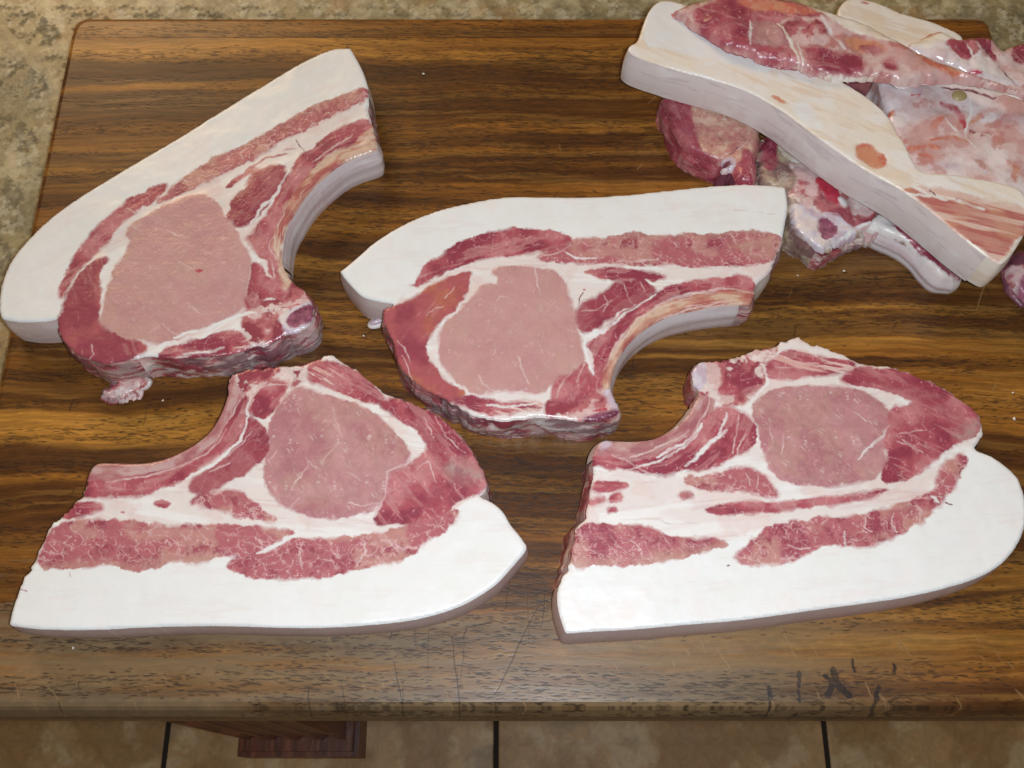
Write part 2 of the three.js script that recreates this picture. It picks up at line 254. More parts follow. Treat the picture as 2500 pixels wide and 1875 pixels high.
/* spec: name, label, category, group, top (height of the face above the board), thick, edges: [[side tissue, points], ...] round the outline, base: tissue of the face,
   areas: [[part name, tissue, points, degrees or guide], ...], veins: [[tissue, width in photo pixels, points], ...], tilt(x, z): extra height, rough: raggedness of the outline */
let pieceSeed = 0;
function cutOfMeat(spec) {
  const H = BOARD + spec.top, seed = 0.137 * ++pieceSeed, thick = spec.thick ?? spec.top, cell = spec.cell ?? 0.0012, round = spec.round ?? 0.0013;
  const flat = (pts) => pts.map(([x, y]) => at(x, y, H));
  // outline in metres with the tissue of its sides
  let ring = []; spec.edges.forEach(([side, pts], e) => { for (const p of flat(pts)) ring.push([p[0], p[1], side, e]); });
  ring = roundOff(ring, 2);
  let x0 = 1e9, x1 = -1e9, z0 = 1e9, z1 = -1e9, arc = 0; const arcs = [];
  ring.forEach((p, i) => { x0 = Math.min(x0, p[0]); x1 = Math.max(x1, p[0]); z0 = Math.min(z0, p[1]); z1 = Math.max(z1, p[1]); arcs.push(arc); const q = ring[(i + 1) % ring.length]; arc += Math.hypot(q[0] - p[0], q[1] - p[1]); });
  const cx = (x0 + x1) / 2, cz = (z0 + z1) / 2;
  const pad = 0.006; x0 -= pad; x1 += pad; z0 -= pad; z1 += pad;
  // ---- the face: which tissue where
  const ppm = spec.ppm ?? 4200, w = Math.ceil((x1 - x0) * ppm), h = Math.ceil((z1 - z0) * ppm), ids = new Uint8Array(w * h);
  const px = (pts) => flat(pts).map(([x, z]) => [(x - x0) * ppm, (z - z0) * ppm]);
  const kinds = [{ name: spec.faceName ?? 'fat', tissue: spec.base ?? 'fat', dir: spec.dir ?? 0 }];
  for (const [name, tissue, pts, dir = 0] of spec.areas ?? []) { kinds.push({ name, tissue, dir }); fillPoly(ids, w, h, tissue === 'belly' ? scallop(roundOff(px(pts), 1), 0.008 * ppm, 0.001 * ppm, kinds.length + 3) : tissue === 'dark' ? scallop(roundOff(px(pts), 1), 0.009 * ppm, 0.0014 * ppm, kinds.length + 9) : roundOff(px(pts), 1), kinds.length - 1); }
  const pxWide = ppm * (at(1251, 1200, H)[0] - at(1250, 1200, H)[0]);
  if (spec.grow) for (let y = spec.grow, R = spec.grow, src = ids.slice(); y < h - R; y++) for (let x = R; x < w - R; x++) if (!src[y * w + x] || kinds[src[y * w + x]].tissue === 'seam') { let best = 99, id = 0; for (let b = -R; b <= R; b++) for (let a = -R; a <= R; a++) { const d = a * a + b * b, k = src[(y + b) * w + x + a]; if (k && kinds[k].tissue !== 'seam' && d < best && d <= R * R) { best = d; id = k; } } if (id) ids[y * w + x] = id; }
  const partIds = ids, vk = new Uint8Array(w * h), vs = new Float32Array(w * h);
  for (const [kind, width, pts] of spec.veins ?? []) { const tissue = kind === 'fat' && width < 7 ? 'thread' : kind; let k = kinds.findIndex((q) => q.tissue === tissue && q.vein); if (k < 0) { kinds.push({ name: null, tissue, dir: 0, vein: true }); k = kinds.length - 1; } drawLine(vk, vs, w, h, px(pts), Math.max(1.2, (tissue === 'thread' ? 0.8 : 1) * width * pxWide), k, tissue === 'fat' ? clamp(0.42 + width * 0.05, 0, 0.95) : tissue === 'thread' ? 0.4 + 0.06 * width : tissue === 'bellypale' ? 0.85 : tissue === 'purple' ? 1 : 0.9); }
  for (const q of kinds) if (Array.isArray(q.dir)) { q.guide = flat(q.dir); } else { q.c = Math.cos(q.dir * Math.PI / 180); q.s = Math.sin(q.dir * Math.PI / 180); }
  function paint(k, x, z) {
    const q = kinds[k]; let u, v;
    if (q.guide) {
      let best = 1e9, run = 0;
      for (let i = 1; i < q.guide.length; i++) {
        const a = q.guide[i - 1], b = q.guide[i], dx = b[0] - a[0], dz = b[1] - a[1], L = Math.hypot(dx, dz), t = clamp(((x - a[0]) * dx + (z - a[1]) * dz) / (L * L)), ex = x - a[0] - dx * t, ez = z - a[1] - dz * t, d = ex * ex + ez * ez;
        if (d < best) { best = d; u = run + t * L; } run += L;
      }
      v = Math.sqrt(best);
    } else { u = x * q.c + z * q.s; v = -x * q.s + z * q.c; }
    TISSUE[q.tissue](x + seed, z + seed * 1.7, u + seed, v + seed * 0.6);
  }
  const col = new Uint8Array(w * h * 4), rel = new Uint8Array(w * h * 4), sub = [-0.5, 0, 0.5], amp = spec.ragged ?? 0.0016;
  const idAt = (X, Y) => ids[clamp(Y | 0, 0, h - 1) * w + clamp(X | 0, 0, w - 1)];
  for (let y = 0, i = 0; y < h; y++) for (let x = 0; x < w; x++, i += 4) {
    const X = x0 + (x + 0.5) / ppm, Z = z0 + (y + 0.5) / ppm;
    const wx = (amp * (smp(NA, X / 0.07 + seed, Z / 0.07) - 0.5) * 2 + 0.002 * (smp(NB, X / 0.03, Z / 0.03 + seed) - 0.5)) * ppm, wz = (amp * (smp(NA, X / 0.07 + 0.5, Z / 0.07 + seed) - 0.5) * 2 + 0.002 * (smp(NB, X / 0.03 + 0.4, Z / 0.03 + seed) - 0.5)) * ppm;
    const fray = 3 + 5 * step(0.35, 0.7, smp(NA, X / 0.05 + seed + 0.3, Z / 0.05)); let r = 0, g = 0, b = 0, hh = 0, rq = 0, last = -1;
    for (const sy of sub) for (const sx of sub) {
      const k = idAt(x + 0.5 + sx * fray + wx, y + 0.5 + sy * fray + wz);
      if (k !== last) { C.h = 0.5; C.q = 0.4; paint(k, X, Z); last = k; }
      r += C.r; g += C.g; b += C.b; hh += C.h; rq += C.q;
    }
    const vx = clamp((x + 0.5 + wx * 0.8) | 0, 0, w - 1), vy = clamp((y + 0.5 + wz * 0.8) | 0, 0, h - 1), hit = vk[vy * w + vx], under = kinds[idAt(x + 0.5 + wx, y + 0.5 + wz)].tissue, st = (kinds[hit].tissue === 'bellypale' && under !== 'belly') || ((kinds[hit].tissue === 'dark' || kinds[hit].tissue === 'dull') && under !== 'red' && under !== 'lean') ? 0 : vs[vy * w + vx];
    if (st > 0.02) { C.h = 0.5; C.q = 0.4; paint(hit, X, Z); const s = st * (0.55 + 0.45 * step(0.3, 0.55, smp(NA, X / 0.04 + seed, Z / 0.04))); r = mixN(r, 9 * C.r, s); g = mixN(g, 9 * C.g, s); b = mixN(b, 9 * C.b, s); hh = mixN(hh, 9 * C.h, s); }
    col[i] = toByte(r / 9); col[i + 1] = toByte(g / 9); col[i + 2] = toByte(b / 9); rel[i] = 255 * clamp(hh / 9); rel[i + 1] = 255 * clamp(rq / 9); col[i + 3] = rel[i + 3] = 255;
  }
  const map = texture(w, h, col, true), relief = texture(w, h, rel, false);
  const face = new THREE.MeshPhysicalMaterial({ map, bumpMap: relief, bumpScale: spec.bump ?? 0.00035, roughnessMap: relief, roughness: spec.gloss ?? 1, specularIntensity: 0.9, clearcoat: spec.coat ?? 0.12, clearcoatRoughness: 0.22 });
  // ---- the face as a mesh: a grid drawn to the outline
  const gw = Math.ceil((x1 - x0) / cell) + 1, gh = Math.ceil((z1 - z0) / cell) + 1, D = new Float32Array(gw * gh), near = new Int32Array(gw * gh), nearT = new Float32Array(gw * gh);
  const P = new Float32Array(gw * gh * 2);
  const dist = (x, z) => {
    let best = 1e9, n = 0, t0 = 0, inside = false;
    for (let i = 0, L = ring.length; i < L; i++) {
      const a = ring[i], b = ring[i + 1 < L ? i + 1 : 0], dx = b[0] - a[0], dz = b[1] - a[1], t = clamp(((x - a[0]) * dx + (z - a[1]) * dz) / (dx * dx + dz * dz + 1e-14)), ex = x - a[0] - dx * t, ez = z - a[1] - dz * t, d = ex * ex + ez * ez;
      if (d < best) { best = d; n = i; t0 = t; }
      if ((a[1] > z) !== (b[1] > z) && x < (b[0] - a[0]) * (z - a[1]) / (b[1] - a[1]) + a[0]) inside = !inside;
    }
    return [inside ? -Math.sqrt(best) : Math.sqrt(best), n, t0];
  };
  const rough = spec.rough ?? 0.0007;
  for (let j = 0, k = 0; j < gh; j++) for (let i = 0; i < gw; i++, k++) {
    const x = x0 + i * cell, z = z0 + j * cell; P[2 * k] = x; P[2 * k + 1] = z;
    const [d, n, t] = dist(x, z), side = ring[n][2], a = rough * (side === 'cut' || side === 'chine' || side === 'scrag' ? 1.7 : side === 'red' || side === 'film' || side === 'pale' || side === 'purple' ? 0.6 : 0.15);
    D[k] = d + a * 2 * (smp(NB, x / 0.02 + seed, z / 0.02) - 0.5) + a * 1.2 * (smp(NA, x / 0.09, z / 0.09 + seed) - 0.5); near[k] = n; nearT[k] = t;
  }
  // cut the grid along the outline
  const V = { x: [], z: [], d: [], near: [], t: [] }, gridId = new Map(), edgeId = new Map();
  const addV = (x, z, d, k) => { V.x.push(x); V.z.push(z); V.d.push(d); V.near.push(near[k]); V.t.push(nearT[k]); return V.x.length - 1; };
  const gv = (k) => { let v = gridId.get(k); if (v === undefined) gridId.set(k, v = addV(P[2 * k], P[2 * k + 1], Math.max(0, -D[k]), k)); return v; };
  const ev = (a, b) => { const lo = Math.min(a, b), hi = Math.max(a, b), key = lo * 1e6 + hi; let v = edgeId.get(key); if (v === undefined) { const t = clamp(D[lo] / (D[lo] - D[hi]), 0.1, 0.9); edgeId.set(key, v = addV(mixN(P[2 * lo], P[2 * hi], t), mixN(P[2 * lo + 1], P[2 * hi + 1], t), 0, t < 0.5 ? lo : hi)); } return v; };
  const tris = [], owner = [], used = new Map();
  const idAtM = (x, z) => partIds[clamp(((z - z0) * ppm) | 0, 0, h - 1) * w + clamp(((x - x0) * ppm) | 0, 0, w - 1)];
  const tri = (a, b, c) => { tris.push(a, b, c); owner.push(idAtM((V.x[a] + V.x[b] + V.x[c]) / 3, (V.z[a] + V.z[b] + V.z[c]) / 3)); for (const [s, t] of [[a, b], [b, c], [c, a]]) used.set(s * 1e6 + t, 1); };
  for (let j = 0; j < gh - 1; j++) for (let i = 0; i < gw - 1; i++) {
    const a = j * gw + i, b = a + 1, c = a + gw, d = c + 1, walk = [a, c, d, b], n = (D[a] < 0) + (D[b] < 0) + (D[c] < 0) + (D[d] < 0);
    if (!n) continue;
    if (n === 4) { const [A, Cc, Dd, Bb] = walk.map(gv); if ((i + j) & 1) { tri(A, Cc, Bb); tri(Bb, Cc, Dd); } else { tri(A, Cc, Dd); tri(A, Dd, Bb); } continue; }
    const poly = []; for (let q = 0; q < 4; q++) { const k = walk[q], l = walk[(q + 1) & 3]; if (D[k] < 0) poly.push(gv(k)); if ((D[k] < 0) !== (D[l] < 0)) poly.push(ev(k, l)); }
    for (let q = 1; q + 1 < poly.length; q++) tri(poly[0], poly[q], poly[q + 1]);
  }
  const nv = V.x.length, Y = new Float32Array(nv), N = new Float32Array(nv * 3);
  for (let k = 0; k < nv; k++) {
    const x = V.x[k], z = V.z[k], e = clamp(V.d[k] / round);
    let r = 0; for (let b = -2; b <= 2; b++) for (let a = -2; a <= 2; a++) r += RISE[kinds[idAtM(x + a * 0.0009, z + b * 0.0009)].tissue] ?? 0;
    Y[k] = thick - round * (1 - Math.sqrt(Math.max(0, 1 - (1 - e) ** 2))) + 0.0005 * r / 25 + (spec.lump ?? 0.0008) * (smp(NA, x / 0.25 + seed, z / 0.25) - 0.5) * 2 + (spec.wrinkle ?? 0.00007) * (smp(NB, x / 0.05, z / 0.05 + seed) - 0.5) * 2;
  }
  // smooth normals over the whole face
  for (let t = 0; t < tris.length; t += 3) {
    const [a, b, c] = [tris[t], tris[t + 1], tris[t + 2]], ux = V.x[b] - V.x[a], uy = Y[b] - Y[a], uz = V.z[b] - V.z[a], vx = V.x[c] - V.x[a], vy = Y[c] - Y[a], vz = V.z[c] - V.z[a];
    const n = [uy * vz - uz * vy, uz * vx - ux * vz, ux * vy - uy * vx]; for (const k of [a, b, c]) for (let q = 0; q < 3; q++) N[3 * k + q] += n[q];
  }
  const base = H - thick, root = thing(spec.name, spec.label, spec.category, [cx, base, cz], spec.group);
  for (const name of new Set(owner)) {
    const index = [], remap = new Map(), pos = [], nor = [], uv = [];
    for (let t = 0; t < owner.length; t++) if (owner[t] === name) for (let q = 0; q < 3; q++) {
      const k = tris[3 * t + q]; let m = remap.get(k);
      if (m === undefined) { m = pos.length / 3; remap.set(k, m); pos.push(V.x[k] - cx, Y[k], V.z[k] - cz); const L = Math.hypot(N[3 * k], N[3 * k + 1], N[3 * k + 2]) || 1; nor.push(N[3 * k] / L, N[3 * k + 1] / L, N[3 * k + 2] / L); uv.push((V.x[k] - x0) * ppm / w, (V.z[k] - z0) * ppm / h); }
      index.push(m);
    }
    if (index.length < 12) continue;
    const g = new THREE.BufferGeometry(); g.setAttribute('position', new THREE.Float32BufferAttribute(pos, 3)); g.setAttribute('normal', new THREE.Float32BufferAttribute(nor, 3)); g.setAttribute('uv', new THREE.Float32BufferAttribute(uv, 2)); g.setIndex(index);
    put(kinds[name].name, g, face, root);
  }
  // ---- the sides, hung from the rim of the face
  const skirts = {}, steps = 12, sag = spec.sag ?? {};
  const rim = []; for (let t = 0; t < tris.length; t += 3) for (const [a, b] of [[tris[t], tris[t + 1]], [tris[t + 1], tris[t + 2]], [tris[t + 2], tris[t]]]) if (!used.has(b * 1e6 + a)) rim.push([a, b]);
  const outN = new Map(); // smoothed outward direction at the rim
  for (const [a, b] of rim) { const dx = V.x[b] - V.x[a], dz = V.z[b] - V.z[a]; for (const k of [a, b]) { const o = outN.get(k) ?? [0, 0]; o[0] += -dz; o[1] += dx; outN.set(k, o); } }
  for (let s = 0; s < 6; s++) { const nx = new Map(); for (const [k, o] of outN) nx.set(k, [o[0], o[1]]); for (const [a, b] of rim) { const A = outN.get(a), B = outN.get(b), na = nx.get(a), nb = nx.get(b); na[0] += B[0]; na[1] += B[1]; nb[0] += A[0]; nb[1] += A[1]; } for (const [k, o] of nx) { const L = Math.hypot(o[0], o[1]) || 1; outN.set(k, [o[0] / L, o[1] / L]); } }
  for (const [a, b] of rim) {
    const side = ring[V.near[a]][2], S = skirts[ring[V.near[a]][3]] ??= { side, pos: [], uv: [], index: [], at: new Map() };
    const column = (k) => {
      let m = S.at.get(k); if (m !== undefined) return m; m = S.pos.length / 3; S.at.set(k, m);
      const o = outN.get(k), u = arcs[V.near[k]] + V.t[k] * Math.hypot(ring[(V.near[k] + 1) % ring.length][0] - ring[V.near[k]][0], ring[(V.near[k] + 1) % ring.length][1] - ring[V.near[k]][1]), top = Y[k], x = V.x[k], z = V.z[k];
      const lowest = spec.floorAt ? spec.floorAt(x, z) : 0;
      for (let s = 0; s <= steps; s++) {
        const t = s / steps, y = mixN(top, lowest, t); let off = (sag[side] ?? 0.001) * t;
        if (side === 'ribside') off += 0.0022 * Math.sin(Math.PI * t) - 0.0009 * Math.exp(-(((t - 0.58) / 0.15) ** 2));
        else if (side.includes('rind')) off += 0.0009 * Math.sin(Math.PI * t);
        else off += (side === 'grey' || side === 'cream' ? 0.0003 : 0.0018) * (smp(NA, u / 0.08 + seed, y / 0.08) - 0.5) * 2 * step(0, 0.15, t) + 0.001 * Math.sin(Math.PI * t);
        S.pos.push(x + o[0] * off - cx, y, z + o[1] * off - cz); S.uv.push((u + seed) / 0.144, (y + seed) / 0.048);
      }
      return m;
    };
    const A = column(a), B = column(b);
    for (let s = 0; s < steps; s++) S.index.push(A + s, A + s + 1, B + s, B + s, A + s + 1, B + s + 1);
  }
  const NAMES = { rind: 'rind', darkrind: 'rind', cut: 'cut_side', chine: 'chine_bone', ribside: 'rib_bone', grey: 'skin_side', cream: 'fat_side', red: 'flesh_side', film: 'membrane_side', purple: 'flesh_side', scrag: 'bone_side', pale: 'flesh_side' };
  for (const S of Object.values(skirts)) {
    const side = S.side;
    const g = new THREE.BufferGeometry(); g.setAttribute('position', new THREE.Float32BufferAttribute(S.pos, 3)); g.setAttribute('uv', new THREE.Float32BufferAttribute(S.uv, 2)); g.setIndex(S.index); g.computeVertexNormals();
    put(NAMES[side], g, SIDE[side], root);
  }
  return root;
}

// ------------------------------------------------------------------ the four chops (outlines read off the photograph)
const B = from(0, 100, 2.212), B2 = from(0, 500, 2.765), M = from(750, 400, 1.8433), D1 = from(0, 800, 1.7015), E = from(1300, 780, 1.8433), F = from(1500, 0, 2.212);
const ribCurve1 = B(2045, 590, 1870, 640, 1740, 740, 1650, 830, 1590, 930, 1545, 1010, 1530, 1100, 1520, 1190, 1545, 1240, 1600, 1320);
cutOfMeat({
  name: 'pork_chop', label: 'back left rib pork chop whose fat end hangs over the left board edge', category: 'pork chop', grow: 3, top: 0.027, dir: -33,
  edges: [
    ['rind', B(1888, 34, 1830, 36, 1790, 42, 1700, 75, 1560, 150, 1380, 260, 1200, 370, 1000, 500, 760, 640, 560, 760, 370, 880, 240, 980, 150, 1070, 90, 1140, 30, 1230, 0, 1330, -8, 1430, 0, 1485)],
    ['rind', [...B(12, 1500), ...B2(60, 778, 150, 790, 300, 785, 400, 765)]],
    ['cut', B2(385, 790, 395, 860, 440, 940, 520, 1010, 620, 1052, 690, 1083)],
    ['chine', B2(880, 1050, 990, 1012, 1060, 1025, 1190, 1032, 1390, 1020, 1560, 1008, 1680, 965, 1800, 945, 1880, 900, 1960, 872, 2050, 840, 2105, 790, 2115, 660, 2070, 600)],
    ['chine', B2(1985, 520, 1950, 480)],
    ['ribside', B(1545, 1240, 1520, 1190, 1530, 1100, 1545, 1010, 1590, 930, 1650, 830, 1740, 740, 1870, 640, 2030, 592)],
    ['cut', B(2042, 575, 2020, 480, 1990, 400)], ['cream', B(1990, 330, 1990, 260)], ['rind', B(1980, 220, 1960, 160, 1925, 95, 1893, 38, 1890, 35)]],
  areas: [
    ['seam_fat', 'seam', B(1995, 325, 1800, 395, 1500, 560, 1200, 712, 950, 830, 900, 790, 760, 890, 620, 1030, 440, 1220, 320, 1400, 300, 1700, 1000, 1800, 1750, 1500, 1600, 1250, 1550, 1000, 2100, 600), -35],
    ['rib_flesh', 'rib', B(2000, 420, 2060, 600, 1870, 650, 1740, 750, 1650, 840, 1590, 940, 1540, 1010, 1525, 1100, 1510, 1190, 1560, 1260, 1600, 1320, 1530, 1330, 1480, 1270, 1440, 1150, 1450, 1050, 1530, 880, 1620, 740, 1750, 610, 1900, 530), ribCurve1],
    ['rib_muscle', 'red', B(1985, 415, 1880, 450, 1800, 490, 1700, 575, 1630, 620, 1590, 680, 1550, 740, 1500, 840, 1440, 930, 1390, 1000, 1345, 1060, 1360, 1110, 1400, 1170, 1440, 1190, 1460, 1260, 1500, 1320, 1530, 1320, 1500, 1220, 1470, 1130, 1480, 1030, 1530, 900, 1600, 790, 1690, 690, 1790, 600, 1900, 560, 1960, 500, 2005, 480), ribCurve1],
    ['cap_muscle', 'red', B(890, 775, 840, 785, 760, 830, 660, 880, 560, 970, 480, 1060, 400, 1180, 345, 1290, 315, 1380, 335, 1390, 370, 1310, 440, 1220, 520, 1130, 620, 1030, 720, 930, 760, 890, 830, 870, 905, 785), -40],
    ['belly_muscle', 'belly', B(835, 885, 900, 830, 930, 790, 1030, 720, 1130, 660, 1220, 600, 1310, 568, 1420, 510, 1560, 430, 1700, 350, 1850, 290, 1990, 245, 1995, 320, 1900, 342, 1800, 392, 1650, 470, 1500, 560, 1350, 642, 1200, 712, 1080, 780, 950, 830), -28],
    ['loin_muscle', 'loinpale', B(1080, 825, 980, 850, 880, 890, 780, 950, 705, 1000, 685, 1045, 710, 1080, 700, 1120, 650, 1170, 615, 1230, 590, 1330, 568, 1420, 548, 1490, 558, 1540, 610, 1590, 700, 1615, 800, 1628, 920, 1622, 992, 1597, 1064, 1557, 1184, 1517, 1280, 1461, 1312, 1429, 1320, 1365, 1352, 1269, 1352, 1173, 1312, 1077, 1248, 989, 1184, 917, 1150, 860, 1115, 830), 40],
    ['side_muscle', 'lean', B2(715, 350, 690, 345, 640, 370, 560, 440, 490, 540, 440, 630, 410, 740, 370, 800, 380, 870, 430, 950, 520, 1030, 620, 1070, 700, 1100, 850, 1060, 960, 1010, 1000, 970, 940, 940, 840, 915, 740, 880, 690, 830, 660, 760, 665, 680, 680, 600, 668, 500, 690, 400), 70],
    ['eye_muscle', 'dark', B(1500, 670, 1440, 690, 1380, 700, 1345, 740, 1355, 790, 1290, 840, 1250, 880, 1230, 950, 1280, 1000, 1330, 1010, 1370, 960, 1420, 900, 1480, 820, 1540, 745, 1540, 700), -50],
    ['inner_muscle', 'red', B2(1705, 395, 1690, 500, 1660, 600, 1645, 700, 1700, 720, 1760, 640, 1800, 600, 1880, 640, 1940, 640, 1960, 590, 1900, 560, 1840, 520, 1780, 460, 1735, 395), 60],
    ['bone_tissue', 'mixed', B2(1640, 700, 1700, 720, 1760, 640, 1880, 650, 1940, 620, 1960, 540, 1990, 510, 2080, 600, 2125, 650, 2125, 800, 2050, 860, 1960, 900, 1850, 950, 1700, 970, 1660, 900, 1620, 800)],
    ['lower_muscle', 'streak', B2(1110, 970, 1200, 950, 1290, 930, 1400, 900, 1520, 860, 1560, 850, 1640, 880, 1690, 960, 1600, 1010, 1450, 1030, 1300, 1035, 1180, 1045, 1060, 1030), -10],
    ['bone', 'cart', B2(1880, 790, 1900, 740, 2010, 680, 2120, 640, 2125, 790, 2040, 850, 1960, 880, 1915, 830)],
    ['bone', 'bone', B2(1940, 780, 1960, 740, 2030, 690, 2110, 655, 2115, 785, 2060, 815, 1990, 830, 1945, 815)],
    ['thin_muscle', 'red', B(1220, 795, 1260, 750, 1330, 700, 1370, 665, 1380, 680, 1310, 745, 1250, 790), -35]],
  veins: [
    ['bellypale', 34, B(1000, 735, 1220, 595, 1420, 505, 1560, 425, 1700, 345, 1850, 285, 1990, 240)],
    ['red', 9, B(1370, 670, 1440, 630, 1550, 612)], ['red', 5, B(1530, 600, 1600, 580)], ['fat', 5, B(1310, 640, 1290, 610, 1330, 570)], ['fat', 5, B(1345, 630, 1340, 590)], ['fat', 6, B(1480, 570, 1560, 530, 1640, 490)],
    ['fat', 5, B(900, 1020, 960, 1050, 1010, 1065)], ['fat', 5, B2(1215, 395, 1280, 430, 1330, 455)], ['fat', 5, B2(1260, 660, 1300, 700, 1370, 745)], ['fat', 4, B2(1000, 870, 1060, 830, 1080, 812)], ['fat', 5, B2(1105, 800, 1140, 850, 1200, 880, 1290, 880)], ['blood', 11, B2(1320, 450, 1350, 452, 1375, 446)],
    ['fat', 9, B(1560, 700, 1480, 830, 1400, 910, 1350, 1000)], ['fat', 6, B(1480, 1060, 1450, 1130, 1490, 1180)], ['fat', 6, B(1710, 650, 1800, 570, 1900, 510)], ['fat', 5, B(1545, 900, 1500, 1000, 1500, 1110)], ['fat', 4, B(710, 1000, 750, 1030)], ['fat', 4, B2(1690, 390, 1690, 480, 1650, 620)], ['fat', 6, B2(1820, 370, 1850, 440, 1860, 500)],
    ['blood', 8, B2(1900, 690, 1960, 680, 2040, 670)], ['fat', 13, B2(1180, 900, 1320, 855, 1480, 800, 1600, 750, 1720, 720)], ['fat', 8, B2(1250, 1000, 1380, 990, 1520, 960)], ['fat', 6, B2(610, 940, 630, 1000, 600, 1040)], ['fat', 5, B(680, 910, 720, 930, 760, 905)], ['purple', 3, B(1605, 535, 1650, 600)]],
});
const ribCurve2 = M(1990, 632, 1870, 637, 1720, 662, 1610, 692, 1520, 742, 1450, 802, 1400, 872, 1375, 942, 1360, 1000);
